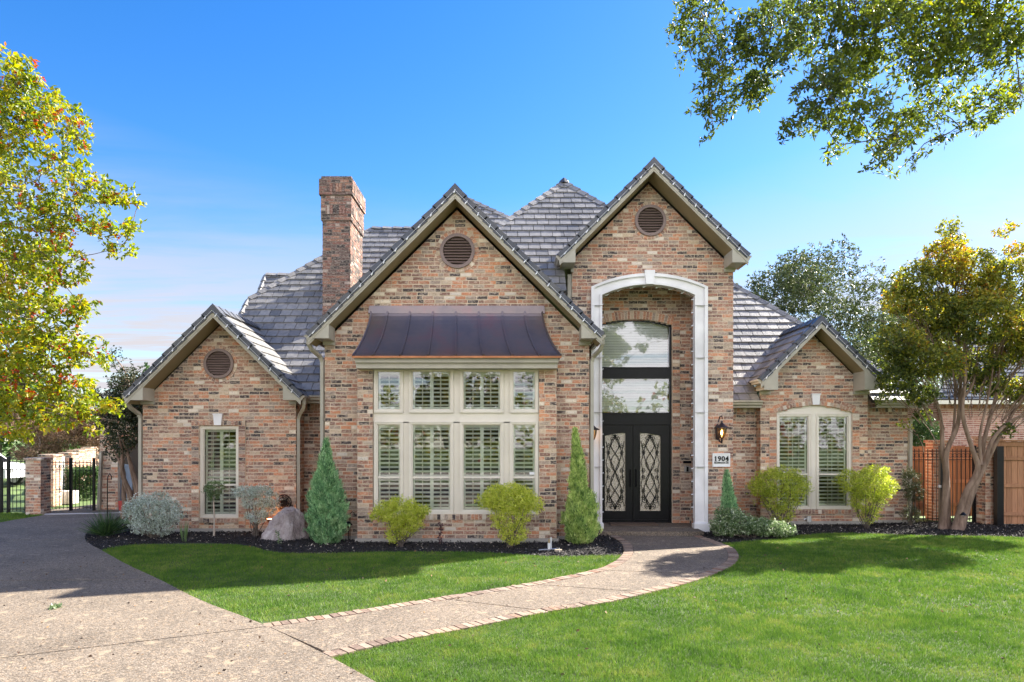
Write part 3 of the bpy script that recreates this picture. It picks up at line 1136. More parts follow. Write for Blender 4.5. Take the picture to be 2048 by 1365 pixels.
def tile_plane(pl, outline, vis=True, under=.05, c=TC, w=TW):
    """outline in (u along the course, s up the slope)"""
    roof_mb.prism([pl.at(u, s_, -.03) for u, s_ in outline], -pl.N * under, .3)
    s0, s1 = min(p[1] for p in outline), max(p[1] for p in outline)
    u0, u1 = min(p[0] for p in outline), max(p[0] for p in outline)
    k = int(math.floor((s0 - .12) / c))
    while .12 + k * c < s1:
        a = .12 + k * c
        u = math.floor(u0 / w - 1) * w - w * ((k % 2) * .5 + .13 * ((k * 7) % 3))
        while u < u1:
            ww = w
            q = rect(u + .006, u + ww - .006, a + random.uniform(-.006, .006), a + c + .02)
            pc = clip_convex(q, outline)
            t = random.random()
            if len(pc) >= 3 and parea(pc) > .004:
                full = abs(parea(pc) - parea(q)) < 1e-5
                if full and vis:
                    TILES.append((pl, u, a, t))
                else:
                    add_tile(tmass, pl, pc, a, c, t)
            u += ww
        k += 1


def tile_d(s_, a, c):
    return .038 - .03 * (s_ - a) / c


def add_tile(mb_, pl, pc, a, c, t):
    top = [pl.at(u, s_, tile_d(s_, a, c)) for u, s_ in pc]
    n, k = len(mb_.v), len(pc)
    mb_.v += [tuple(p) for p in top] + [tuple(pl.at(u, s_, tile_d(s_, a, c) - .03)) for u, s_ in pc]
    mb_.f.append(tuple(range(n, n + k))); mb_.t.append(t)
    for i in range(k):
        j = (i + 1) % k
        mb_.f.append((n + i, n + k + i, n + k + j, n + j)); mb_.t.append(t)


def xy_plane_front(kY):
    """roof plane rising to the back: z = Y - kY"""
    return Plane((0, kY, 0), (1, 0, 0), (0, S2, S2), (0, -S2, S2))


def oxy(kY, pts):
    return [(x, (y - kY) / S2) for x, y in pts]


# main front plane, left part
KM = 12.73
plM = xy_plane_front(KM)
tile_plane(plM, oxy(KM, [(-7.2, 15.88), (-.6, 15.88), (-.6, 21.5), (-4.4, 21.5), (-7.2, 18.7)]))
tile_plane(plM, oxy(KM, [(-2.4, 21.5), (-2.03, 23.3), (-.6, 22.33), (-.6, 21.5)]))
tile_plane(plM, oxy(KM, [(-.6, 19.0), (-.6, 22.33), (1.2, 21.1), (1.2, 19.0)]))
# its left-facing hip
plMl = Plane((-7.2 - 5.97, 0, 0), (0, -1, 0), (S2, 0, S2), (-S2, 0, S2))
tile_plane(plMl, [(-18.7, 5.97 / S2), (-21.5, 8.77 / S2), (-24.3, 5.97 / S2)], vis=False)
plCr = Plane((-2.03 + 10.57, 0, 0), (0, 1, 0), (-S2, 0, S2), (S2, 0, S2))
roof_mb.prism([(-2.03, 23.3, 10.57), (1.2, 21.1, 8.37), (1.2, 24.5, 8.37)], (0, 0, -.06), .3)
roof_mb.prism([(-4.4, 21.5, 8.74), (-2.4, 21.5, 8.74), (-2.4, 25, 5.4), (-7.2, 25, 5.4)], (0, 0, -.06), .3)
# small rear roof
tile_plane(xy_plane_front(14.57), oxy(14.57, [(-7.84, 21.14), (-6.2, 21.14), (-6.2, 22.0), (-7.91, 22.0)]))
roof_mb.prism([(-7.91, 22, 7.4), (-6.2, 22, 7.4), (-6.2, 24, 5.6), (-7.84, 24, 5.6)], (0, 0, -.06), .3)
# centre pyramid
KB = 9.65
plBr = xy_plane_front(KB)
tile_plane(plBr, oxy(KB, [(-2.46, 15.0), (1.2, 15.0), (1.2, 18.66), (-2.46 + .0, 15.0)][:3]))
tile_plane(plBr, oxy(KB, [(1.2, 16.0), (4.34, 16.0), (1.44, 18.9), (1.2, 18.66)]))
plBl = Plane((1.44 - 9.25, 0, 0), (0, -1, 0), (S2, 0, S2), (-S2, 0, S2))
tile_plane(plBl, [(-15.0, 5.35 / S2), (-18.9, 9.25 / S2), (-22.8, 5.35 / S2)], vis=False)
plBrr = Plane((1.44 + 9.25, 0, 0), (0, 1, 0), (-S2, 0, S2), (S2, 0, S2))
tile_plane(plBrr, [(16.0, 6.35 / S2), (18.9, 9.25 / S2), (21.8, 6.35 / S2)], vis=False)
roof_mb.prism([(1.44, 18.9, 9.22), (-2.4, 22.7, 5.4), (5.2, 22.7, 5.4)], (0, 0, -.06), .3)
# right body
KR = 13.79
plRr = xy_plane_front(KR)
for xa_, xb_, ya_ in ((4.9, 6.12, 16.88), (6.12, 8.92, 17.35), (8.92, 10.5, 16.88)):
    tile_plane(plRr, [q_ for q_ in clip_convex(oxy(KR, [(5.08, 16.88), (10.37, 16.88), (6.07, 21.2), (5.08, 21.2)]), oxy(KR, [(xa_, ya_), (xb_, ya_), (xb_, 30), (xa_, 30)]))])
plRh = Plane((10.37 + 3.11, 0, 0), (0, 1, 0), (-S2, 0, S2), (S2, 0, S2))
tile_plane(plRh, [(16.88, 3.11 / S2), (26, 3.11 / S2), (21.2, 7.41 / S2)], vis=False)


def gable_roof(Xc, half, ztop_, Yf, Yback, Yw, drop, boxw, xl, xr, gut=(True, True), yend=(None, None)):
    """steep gable: tiled slopes, rake tiles, fascia, soffit, eave boxes and gutters"""
    zt = ztop_ - .05
    pr_ = Plane((Xc + zt, 0, 0), (0, 1, 0), (-S2, 0, S2), (S2, 0, S2))       # slope facing right
    pl_ = Plane((Xc - zt, 0, 0), (0, -1, 0), (S2, 0, S2), (-S2, 0, S2))      # slope facing left
    ze = zt - half
    yb = (yend[0] or Yback, yend[1] or Yback)
    tile_plane(pr_, [(Yf + .12, ze / S2), (yb[1], ze / S2), (Yback, zt / S2), (Yf + .12, zt / S2)])
    tile_plane(pl_, [(-Yf - .12, ze / S2), (-yb[0], ze / S2), (-Yback, zt / S2), (-Yf - .12, zt / S2)])
    fa, so_ = MB(), MB()
    tv, fv = .175, .085           # vertical heights of rake tile and fascia
    for sg in (-1, 1):
        def q(dx, dz, y):
            return (Xc + sg * dx, y, ztop_ - dx - dz)
        # fascia, two stepped boards
        fa.prism([q(0, tv, Yf), q(half - .02, tv, Yf), q(half - .02 - fv * .0, tv + fv, Yf), q(0, tv + fv, Yf)], (0, .03, 0))
        fa.prism([q(0, tv - .03, Yf - .012), q(half - .01, tv - .03, Yf - .012), q(half - .01, tv + .045, Yf - .012), q(0, tv + .045, Yf - .012)], (0, .012, 0))
        # sloping soffit
        so_.prism([q(0, tv + fv - .02, Yf + .03), q(half - .05, tv + fv - .02, Yf + .03), q(half - .05, tv + fv, Yf + .03), q(0, tv + fv, Yf + .03)], (0, Yw - Yf - .03, 0))
        # eave box
        zb = ztop_ - half - drop
        xo, xi = half - .09, half - .09 - boxw
        fa.prism([q(xi, tv + fv - .01, Yf - .005), q(xo, tv + fv * .3, Yf - .005), (Xc + sg * xo, Yf - .005, zb), (Xc + sg * xi, Yf - .005, zb)], (0, Yw - Yf, 0))
        # frieze block under it on the wall corner
        wx = abs((xr if sg > 0 else xl) - Xc)
        fa.prism([(Xc + sg * (xi - .01), Yw - .06, zb - .075), (Xc + sg * (wx + .03), Yw - .06, zb - .075), (Xc + sg * (wx + .03), Yw - .06, zb), (Xc + sg * (xi - .01), Yw - .06, zb)], (0, .06, 0))
        # level soffit under the eaves beside the wall
        a, b2 = Xc + sg * wx, Xc + sg * xo
        so_.prism([(a, Yw + .02, zb + .02), (b2, Yw + .02, zb + .02), (b2, Yw + .02, zb + .04), (a, Yw + .02, zb + .04)], (0, yb[0 if sg < 0 else 1] - Yw, 0))
        # gutter with a stepped profile
        if gut[0 if sg < 0 else 1]:
            gm = MB()
            g0 = Xc + sg * (half - .07)
            zz = ztop_ - half - .025
            prof = [(0, 0), (.13, 0), (.135, -.035), (.10, -.06), (.085, -.10), (.02, -.115), (0, -.115)]
            gm.prism([(g0 + sg * x, Yf + .01, zz + z_) for x, z_ in prof], (0, yb[0 if sg < 0 else 1] - Yf - .3, 0))
            build('gutter', gm, TRIM, house)
    build('fascia', fa, TRIM, house)
    build('soffit', so_, SOFF, house)
    # rake tiles stepping down each slope
    n = int(half * math.sqrt(2) / .29)
    stp = half * math.sqrt(2) / n
    for sg in (-1, 1):
        for k in range(n):
            dx = (k * stp) * S2
            S_ = Vector((sg * S2, 0, -S2)); N_ = Vector((sg * S2, 0, S2))
            base = Vector((Xc, Yf - .035, ztop_ + .012)) + S_ * (k * stp)
            q = [base + N_ * -.005, base + S_ * (stp + .03) + N_ * .022, base + S_ * (stp + .03) - N_ * .105, base - N_ * .130]
            if k == 0:
                q[0] = base + Vector((0, 0, .0)); q[3] = Vector((Xc, Yf - .035, ztop_ - .15))
            mb_ = MB().prism([tuple(p) for p in q], (0, .17, 0), random.random())
            build('rake_tile', mb_, RAKE, ROOF)
    # ridge caps
    k = 0
    y = Yf - .02
    while y < Yback - .1:
        mb_ = MB()
        h1 = .0 + .015
        mb_.prism([(Xc - .15, y, ztop_ - .11), (Xc, y, ztop_ + .035 + h1), (Xc + .15, y, ztop_ - .11), (Xc, y, ztop_ - .0)], (0, .34, -.02), random.random())
        build('ridge_tile', mb_, RAKE, ROOF)
        y += .33


ROOF = build('roof', MB().box(-6.5, -4.0, 18.5, 21.3, 4.0, 4.05), DARKIN, house)
gable_roof(cg, GH, GZ, 14.0, 20.0, Yg, .10, .35, XG0, XG1, yend=(16.9, 16.0))
gable_roof(cl, LH, LZ, 15.2, 17.75, Yl, .13, .32, XL0, XL1, yend=(15.95, 15.95))
gable_roof(cp, PH, PZT, 15.15, 18.6, Yp, .18, .28, XP0, XP1, yend=(18.0, 18.0))
gable_roof(cr_, RH, RZ, 16.45, 18.75, Yr, .28, .34, XR0, XR1, yend=(17.3, 17.3))


def cap_line(p0, p1, name='hip_tile', w=.13):
    p0, p1 = Vector(p0), Vector(p1)
    d = (p1 - p0)
    n = max(1, int(d.length / .33))
    d.normalize()
    stp = (p1 - p0).length / n
    sidev = d.cross(Vector((0, 0, 1))).normalized()
    up = sidev.cross(d).normalized()
    for k in range(n):
        a = p0 + d * stp * k + up * .045
        q = [a - sidev * w - up * .07, a + up * .03, a + sidev * w - up * .07, a - up * .02]
        mb_ = MB().prism([tuple(x) for x in q], d * (stp + .04) + up * -.02 if False else d * (stp + .04) + up * (-.03), random.random())
        build(name, mb_, TILE, ROOF)


cap_line((-7.2, 18.7, 5.97), (-4.4, 21.5, 8.77))
cap_line((-7.2, 16.3, 3.57), (-7.2, 18.7, 5.97))
cap_line((-4.4, 21.5, 8.77), (-2.4, 21.5, 8.77), 'ridge_tile')
cap_line((1.2, 21.1, 8.37), (-2.03, 23.3, 10.57))
cap_line((-7.91, 22.0, 7.43), (-6.4, 22.0, 7.43), 'ridge_tile')
cap_line((-7.84, 21.14, 6.57), (-7.91, 22.0, 7.43))
cap_line((-2.46, 15.0, 5.35), (1.44, 18.9, 9.25))
cap_line((4.34, 16.0, 6.35), (1.44, 18.9, 9.25))
cap_line((10.37, 16.88, 3.11), (6.07, 21.2, 7.41))
mb_ = MB().lathe((1.44, 18.88, 9.2), [(.16, 0), (.12, .08), (.03, .16), (0, .17)], 8, .4)
build('hip_cap', mb_, RAKE, ROOF)

# tiles: nearest / largest visible ones separately
def tscore(t_):
    p = t_[0].at(t_[1], t_[2])
    if abs(p.x / p.y) > .76: return 99
    v = (Vector((0, 0, H)) - p)
    f_ = v.normalized().dot(t_[0].N)
    if f_ < .02: return 98
    px, py = CX + p.x / p.y * F, HY - (p.z - H) / p.y * F
    if t_[0] is plBr and (px < 1000 or py > 600): return 97
    if t_[0] is plM and (px > 820 or (px < 560 and py > 700) or (645 < px < 728 and py < 620) or (640 < px and py > 640 - (px - 640))): return 97
    if t_[0] is plRr and (px < 1460 or px > 1600): return 97
    return p.y / f_ ** .5
TILES.sort(key=tscore)
tvar = []
for k in range(14):
    mb_ = MB()
    pl0 = Plane((0, 0, 0), (1, 0, 0), (0, 1, 0), (0, 0, 1))
    j1, j2 = random.uniform(-.007, .007), random.uniform(-.007, .007)
    add_tile(mb_, pl0, [(.007, j1), (TW * .5, j1 * .3 + j2 * .3 + random.uniform(-.005, .005)), (TW - .007, j2), (TW - .006, TC + .02), (.006, TC + .02)], 0, TC, (k + .5) / 14)
    tvar.append(mesh_of(mb_, 'roof_tile', TILE))
for i, t_ in enumerate(TILES):
    if i < 300:
        inst('roof_tile', tvar[int(t_[3] * 13.99)], t_[0].mat(t_[1], t_[2], random.uniform(0, .005)), ROOF)
    else:
        add_tile(tmass, t_[0], rect(t_[1] + .006, t_[1] + TW - .006, t_[2] + random.uniform(-.006, .006), t_[2] + TC + .02), t_[2], TC, t_[3])
build('roof_tiles', tmass, TILE, ROOF, kind='stuff')
build('roof_deck', roof_mb, DARKIN, ROOF)

# eaves of the level walls: fascia, gutter, soffit
def level_eave(x0, x1, Ye, Yw_, z=3.11):
    mb_ = MB()
    prof = [(0, 0), (-.12, 0), (-.125, -.03), (-.09, -.06), (-.08, -.10), (-.02, -.12), (0, -.12)]
    n0 = len(mb_.v)
    mb_.prism([(x0, Ye + y_, z + z_ - .02) for y_, z_ in prof], (x1 - x0, 0, 0))
    build('gutter', mb_, TRIM, house)
    mb_ = MB()
    mb_.box(x0, x1, Ye + .004, Ye + .03, z - .19, z - .02)
    mb_.box(x0, x1, Ye + .03, Yw_ - .002, z - .19, z - .17)
    build('soffit', mb_, TRIM, house)
level_eave(XL1 + .05, XG0 - .02, 15.9, 16.3, 3.17)
level_eave(XP1 + .002, XR0 - .01, 16.9, 17.28, 3.11)
level_eave(XR1 + .18, 10.3, 16.9, 17.28, 3.11)

# corner board beside the tall wall above the gable roof
build('corner_board', MB().box(XP0 - .10, XP0 - .005, Yp + .02, 17.5, 4.3, 5.95), TRIM, house)

# ---- downspouts
def sweep(name, pts, w=.075, d=.055):
    mb_ = MB()
    mb_.tube(pts, w * .66, 4)
    o_ = build(name, mb_, TRIM, house)
    return o_
def dspout(x, Yw_, ztop_, xg, yg, side=0):
    y = Yw_ - .055
    pts = [(xg, yg, ztop_), (xg, yg, ztop_ - .13), (xg + (x - xg) * .2, yg + (y - yg) * .3, ztop_ - .24), (xg + (x - xg) * .8, yg + (y - yg) * .9, ztop_ - .36),
           (x, y, ztop_ - .46), (x, y, ztop_ - .6), (x, y, .25), (x, y, .12), (x, y - .12, .05)]
    return sweep('downspout', pts)
dspout(XG0 - .055, Yg + .06, 4.25, cg - GH - .02, 14.15)
dspout(XG1 + .055, Yg + .06, 4.25, cg + GH + .02, 14.15)
dspout(XL0 - .055, Yl + .06, 3.08, cl - LH - .02, 15.35)
dspout(XL1 + .055, Yl + .06, 3.08, cl + LH + .02, 15.35)
dspout(XEND + .05, 17.3, 3.02, XEND + .1, 16.9)

# ---- round gable vents
def round_vent(cx_, cz_, r, Y):
    mb_ = MB()
    n = 32
    for i in range(n):
        a, b2 = 2 * math.pi * i / n, 2 * math.pi * (i + 1) / n
        mb_.prism([(cx_ + q * math.cos(t), Y - .05, cz_ + q * math.sin(t)) for q, t in ((r * .82, a), (r, a), (r, b2), (r * .82, b2))], (0, .1, 0))
    v_ = build('gable_vent', mb_, VENT, house)
    build('vent_back', MB().prism([(cx_ + r * .9 * math.cos(2 * math.pi * i / 24), Y + .06, cz_ + r * .9 * math.sin(2 * math.pi * i / 24)) for i in range(24)], (0, .01, 0)), DARKIN, v_)
    k = 10
    for i in range(k):
        zz = -r * .82 + (i + .5) * 2 * r * .82 / k
        h = math.sqrt(max(0, (r * .83) ** 2 - zz * zz))
        s_ = MB().prism([(cx_ - h, Y - .025, cz_ + zz - .028), (cx_ - h, Y - .02, cz_ + zz - .036), (cx_ - h, Y + .04, cz_ + zz + .012), (cx_ - h, Y + .035, cz_ + zz + .02)], (2 * h, 0, 0))
        build('louver', s_, VENT, v_)
round_vent(vx, vz, .37, Yg - .0)
round_vent(vlx, vlz, .345, Yl)
round_vent(vpx, vpz, .36, Yp)

# ---- keystones
def keystone(x, z0, z1, w0, w1, Y, m_=None):
    mb_ = MB().prism([(x - w0 / 2, Y, z0), (x + w0 / 2, Y, z0), (x + w1 / 2, Y, z1), (x - w1 / 2, Y, z1)], (0, .09, 0))
    mb_.prism([(x - w1 / 2 - .01, Y - .015, z1), (x + w1 / 2 + .01, Y - .015, z1), (x + w1 / 2 + .01, Y - .015, z1 + .025), (x - w1 / 2 - .01, Y - .015, z1 + .025)], (0, .1, 0))
    build('keystone', mb_, m_ or STONE, house)
keystone(PX(437.5, Yl), PZ(851, Yl), PZ(830, Yl), .155, .20, Yl - .07)
keystone(PX(1630, Yr), PZ(810, Yr), PZ(790, Yr), .16, .20, Yr - .07)

# ---- cast stone arch surround
ys = 15.65
ox0, ox1, osp, otp = 1.817, 4.489, PZ(574, ys), PZ(547, ys)
ix0, ix1, isp, itp = 2.069, 4.196, PZ(590, ys), PZ(569, ys)
def band(mb_, u0a, u1a, spa, tpa, u0b, u1b, spb, tpb, y0, y1, zb=.12, n=24, tone=.5):
    """band between an outer (a) and an inner (b) segmental arch with legs"""
    ca, cb = arc_params(u0a, u1a, spa, tpa), arc_params(u0b, u1b, spb, tpb)
    def pt(c, t):
        cu_, cv_, R_, a_ = c
        w_ = a_ + (math.pi - 2 * a_) * t
        return cu_ + R_ * math.cos(w_), cv_ + R_ * math.sin(w_)
    for i in range(n):
        t0, t1 = i / n, (i + 1) / n
        q = [pt(ca, t0), pt(ca, t1), pt(cb, t1), pt(cb, t0)]
        mb_.prism([(x, y0, z_) for x, z_ in q], (0, y1 - y0, 0), tone)
    for xa, xb, za, zb2 in ((u0a, u0b, spa, spb), (u1a, u1b, spa, spb)):
        mb_.prism([(xa, y0, zb), (xb, y0, zb), (xb, y0, zb2), (xa, y0, za)], (0, y1 - y0, 0), tone)
mb_ = MB()
band(mb_, ox0, ox1, osp, otp, ix0, ix1, isp, itp, ys + .03, Yp + .05)
band(mb_, ox0, ox1, osp, otp, ox0 + .075, ox1 - .075, osp - .02, otp - .07, ys - .02, ys + .03)
band(mb_, ix0 - .05, ix1 + .05, isp + .02, itp + .05, ix0, ix1, isp, itp, ys, ys + .032)
arch = build('stone_arch', mb_, STONE, house)
mb_ = MB()
jl = MB()
for xa, xb in ((ox0, ix0), (ix1, ox1)):
    mb_.box(xa - .03, xb + .03, ys - .05, Yp + .05, .0, .2)
    mb_.prism([(xa - .03, ys - .05, .2), (xb + .03, ys - .05, .2), (xb, ys - .02, .235), (xa, ys - .02, .235)], (0, .1, 0))
    for zj in (1.5, 2.75, 4.0, 5.2):
        jl = MB().box(xa + .001, xb - .001, ys - .0225, ys + .02, zj, zj + .006)
        build('mortar_joint', jl, CONC, arch)
build('plinth', mb_, STONE, arch)
kx = PX(1299, ys)
mb_ = MB().prism([(kx - .085, ys - .055, itp - .005), (kx + .085, ys - .055, itp - .005), (kx + .12, ys - .055, otp + .065), (kx - .12, ys - .055, otp + .065)], (0, .1, 0))
build('keystone', mb_, STONE, arch)

# ---- copper awning over the bay
yt, yb_ = Yg - .03, 13.72
zt_, zb_ = PZ(625, Yg), PZ(712, yb_)
tx0, tx1, bx0, bx1 = PX(743, Yg), PX(1084, Yg), PX(705, yb_), PX(1122, yb_)
def aw(t):          # flared profile, t 0 top .. 1 bottom
    y = yt + (yb_ - yt) * (t ** 1.25)
    z = zt_ + (zb_ - zt_) * (1 - (1 - t) ** 1.12)
    return y, z
mb_ = MB()
NA = 12
rows = []
for i in range(NA + 1):
    t = i / NA
    y, z_ = aw(t)
    e = (t ** 1.6)
    rows.append((Vector((tx0 + (bx0 - tx0) * e, y, z_)), Vector((tx1 + (bx1 - tx1) * e, y, z_))))
for (a, b2), (c_, d_) in zip(rows, rows[1:]):
    mb_.face([c_, d_, b2, a])
    # hipped ends going back to the wall
    mb_.face([c_, a, (a.x, Yg, a.z), (c_.x, Yg, c_.z)])
    mb_.face([b2, d_, (d_.x, Yg, d_.z), (b2.x, Yg, b2.z)])
mb_.box(bx0, bx1, yb_, Yg, zb_ - .02, zb_ - .004)
awn = build('copper_awning', mb_, COPPER, house)
build('ridge_flashing', MB().prism([(tx0 - .06, yt - .015, zt_ - .03), (tx1 + .06, yt - .015, zt_ - .03), (tx1 + .05, yt - .015, zt_ + .13), (tx0 - .04, yt - .015, zt_ + .13)], (0, .05, 0)), COPPER, awn)
build('drip_edge', MB().box(bx0 - .01, bx1 + .01, yb_ - .012, yb_ + .02, zb_ - .045, zb_ - .004), FLESH, awn)
for px in (745, 800, 856, 912, 967.5, 1025, 1080):
    u = (px - 705) / 417
    pts = []
    for i in range(NA + 1):
        a, b2 = rows[i]
        f0 = (PX(px, yb_) - bx0) / (bx1 - bx0)
        pts.append(a + (b2 - a) * f0 + Vector((0, -.012, .006)))
    build('standing_seam', MB().tube(pts, .027, 4), COPPER, awn)
for s_ in (0, 1):
    build('hip_seam', MB().tube([r_[s_] + Vector((0, -.012, .006)) for r_ in rows], .02, 5), COPPER, awn)
# boards under the awning
mb_ = MB()
z1, z0 = PZ(714, 13.78), PZ(725.5, 13.78)
mb_.box(PX(710, 13.78), PX(1117, 13.78), 13.78, Yg, z0, z1)
mb_.box(PX(712, 13.84), PX(1115, 13.84), 13.84, Yg, PZ(737, 13.84), z0)
build('awning_fascia', mb_, TRIM, house)

# ---- windows ---------------------------------------------------------------
LOUV = {}
def louver_mesh(w):
    k = round(w, 2)
    if k not in LOUV:
        mb_ = MB().prism([(-k / 2, -.031, -.014), (-k / 2, -.026, -.022), (-k / 2, .030, .008), (-k / 2, .027, .015)], (k, 0, 0))
        LOUV[k] = mesh_of(mb_, 'louver', SHUT)
    return LOUV[k]


def window(x0, x1, z0, z1, Y, panels=1, rail=None, cas=.05, lat=.088, open_=0, muntx=(), muntz=(), room=True, shut=True, blindfrac=1.0, glass=None):
    w = MB()
    # casing: outer board plus inner lip
    for (a, b2, c_, d_) in ((x0, x0 + cas, z0, z1), (x1 - cas, x1, z0, z1), (x0 + cas, x1 - cas, z1 - cas, z1), (x0 + cas, x1 - cas, z0, z0 + cas)):
        w.box(a, b2, Y - .03, Y + .06, c_, d_)
    for (a, b2, c_, d_) in ((x0, x0 + .018, z0, z1), (x1 - .018, x1, z0, z1), (x0 + .018, x1 - .018, z1 - .018, z1)):
        w.box(a, b2, Y - .045, Y - .03, c_, d_)
    W_ = build('window', w, TRIML, house)
    a, b2, c_, d_ = x0 + cas, x1 - cas, z0 + cas, z1 - cas
    sash = MB()
    s = .024
    for (p, q, r_, t) in ((a, a + s, c_, d_), (b2 - s, b2, c_, d_), (a + s, b2 - s, d_ - s, d_), (a + s, b2 - s, c_, c_ + s)):
        sash.box(p, q, Y + .0, Y + .045, r_, t)
    if rail:
        sash.box(a + s, b2 - s, Y - .008, Y + .045, rail - .02, rail + .02)
    build('sash', sash, TRIML, W_)
    zz = [c_ + s] + ([rail] if rail else []) + [d_ - s]
    for g0, g1 in zip(zz, zz[1:]):
        gp = MB()
        gp.face([(a + s, Y + .02, g0), (b2 - s, Y + .02, g0), (b2 - s, Y + .02, g1), (a + s, Y + .02, g1)])
        build('pane', gp, glass or GLASS, W_)
    if muntx or muntz:
        mm = MB()
        for xx in muntx:
            mm.box(xx - .006, xx + .006, Y + .024, Y + .034, c_ + s, d_ - s)
        for z_ in muntz:
            mm.box(a + s, b2 - s, Y + .025, Y + .035, z_ - .006, z_ + .006)
        build('muntin', mm, TRIML, W_)
    if shut:
        ps = [(a + s, b2 - s)] if panels == 1 else [(a + s, (a + b2) / 2 - .001), ((a + b2) / 2 + .001, b2 - s)]
        for p, q in ps:
            fr = MB()
            st = .035
            fr.box(p, p + st, Y + .08, Y + .11, c_ + s, d_ - s)
            fr.box(q - st, q, Y + .08, Y + .11, c_ + s, d_ - s)
            fr.box(p + st, q - st, Y + .08, Y + .11, d_ - s - .05, d_ - s)
            fr.box(p + st, q - st, Y + .08, Y + .11, c_ + s, c_ + s + .05)
            build('shutter_frame', fr, SHUT, W_)
            z_ = c_ + s + .05 + lat * .5
            lw_ = (q - p) - 2 * st
            while z_ < d_ - s - .05:
                inst('louver', louver_mesh(lw_), Matrix.Translation(((p + q) / 2, Y + .095, z_)) @ Matrix.Diagonal((lw_ / round(lw_, 2), 1, 1, 1)), W_)
                z_ += lat
            build('tilt_rod', MB().box((p + q) / 2 - .005, (p + q) / 2 + .005, Y + .062, Y + .07, c_ + s + .06, d_ - s - .06), SHUT, W_)
    return W_


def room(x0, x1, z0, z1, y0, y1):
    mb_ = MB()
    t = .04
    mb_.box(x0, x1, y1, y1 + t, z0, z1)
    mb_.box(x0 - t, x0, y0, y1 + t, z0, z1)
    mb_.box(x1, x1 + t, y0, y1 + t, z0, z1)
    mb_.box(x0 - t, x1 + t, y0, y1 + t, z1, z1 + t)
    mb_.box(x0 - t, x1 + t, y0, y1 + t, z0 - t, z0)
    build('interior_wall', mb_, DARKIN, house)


Yw = 14.21
cols = [(749, 806.5), (818.5, 907), (920, 1007), (1020, 1076.5)]
zb1, zt1 = PZ(826, Yw), PZ(737, Yw)
zb2, zt2 = PZ(1027, Yw), PZ(844, Yw)
for i, (a, b2) in enumerate(cols):
    x0, x1 = PX(a, Yw), PX(b2, Yw)
    pn = 2 if i in (1, 2) else 1
    w_ = x1 - x0
    mx_ = [x0 + w_ * f_ for f_ in ((.5,) if pn == 1 else (.30, .70))]
    window(x0, x1, zb1, zt1, Yw, pn, None, muntx=mx_, muntz=[(zb1 + zt1) / 2 + .03])
    zr = PZ(955, Yw)
    window(x0, x1, zb2, zt2, Yw, pn, zr, muntx=mx_, muntz=[zr + .37, zr + .74])
# mullions and the middle band between the eight windows
mb_ = MB()
xa, xb = PX(745.5, Yw), PX(1078.5, Yw)
mb_.box(xa, xb, Yw + .012, Yw + .07, zb1 - .21, zb1)
mb_.box(xa, xb, Yw + .012, Yw + .07, zt1, zt1 + .12)
edges = [745.5] + [v for c_ in cols for v in c_] + [1078.5]
for a, b2 in zip(edges[::2], edges[1::2]):
    for z0_, z1_ in ((zb2, zt2), (zb1, zt1)):
        mb_.box(PX(a, Yw), PX(b2, Yw), Yw + .012, Yw + .07, z0_, z1_)
mb_.box(xa, xb, Yw - .035, Yw + .06, zb2 - .035, zb2)
build('window_mullion', mb_, TRIML, house)
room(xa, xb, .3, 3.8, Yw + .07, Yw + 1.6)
# small alarm sticker in the right hand window
build('window_sticker', MB().box(PX(1059, Yw), PX(1069, Yw), Yw + .012, Yw + .015, PZ(950, Yw), PZ(944.5, Yw)), PLASTIC, house)

# left wing window
Yv = Yl + .05
window(lw[0], lw[1], lw[2], lw[3], Yv, 2, PZ(970, Yv), cas=.055, muntx=[(lw[0] + lw[1]) / 2 - .2, (lw[0] + lw[1]) / 2 + .2], muntz=[PZ(912, Yv)], lat=.095)
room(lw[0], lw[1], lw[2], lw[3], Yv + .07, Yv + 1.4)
# right wing twin window with arched head board
xm = (rw[0] + rw[1]) / 2 + .0
Yx = Yr + .05
for a, b2 in ((rw[0] + .005, xm - .06), (xm + .06, rw[1] - .005)):
    w_ = b2 - a
    window(a, b2, rw[2], rw[3] - .02, Yx, 1, PZ(949, Yx), cas=.06, muntx=[a + w_ * .36, a + w_ * .66], muntz=[PZ(900, Yx)], lat=.092)
mb_ = MB()
mb_.box(xm - .06, xm + .06, Yx - .02, Yx + .06, rw[2], rw[3] - .02)
hd = arch_slices(rw[0], rw[1], rw[3] - .02, rw[3], rw[4], 16)
for a, b2, c_, d_ in hd:
    mb_.box(a, b2, Yx - .01, Yx + .05, c_, d_)
build('window_mullion', mb_, TRIML, house)
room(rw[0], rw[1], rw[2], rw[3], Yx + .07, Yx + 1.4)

# ---- entry: floor slab, tall window with blinds, double iron doors
mb_ = MB()
mb_.box(XE0, XE1, 15.72, 16.75, 0, floorz)
mb_.box(ix0 - .35, ix1 + .05, 15.1, 15.72, 0, floorz - .004)
build('porch_floor', mb_, WALK, house)
zd = floorz + .012
dz1 = PZ(850, Yd)
fr = MB()
for x in (ex0, ex1 - .045):
    fr.box(x, x + .045, Yd - .05, Yd + .05, zd, esp)
tz = [(PZ(850, Yd), PZ(826, Yd)), (PZ(758, Yd), PZ(735, Yd))]
for a, b2 in tz:
    fr.box(ex0 + .045, ex1 - .045, Yd - .05, Yd + .05, a, b2)
    fr.box(ex0 + .045, ex1 - .045, Yd - .075, Yd - .05, b2 - .035, b2 - .004)
for s_ in arch_slices(ex0, ex1, 0, esp, etop, 18):
    fr.prism([(s_[0], Yd - .05, s_[3] - .03), (s_[1], Yd - .05, s_[3] - .03), (s_[1], Yd - .05, s_[3] + .015), (s_[0], Yd - .05, s_[3] + .015)], (0, .1, 0))
fr.box(ex0 + .0, ex1 - .0, Yd - .06, Yd + .05, floorz, zd)
efr = build('entry_frame', fr, BLACK, house)
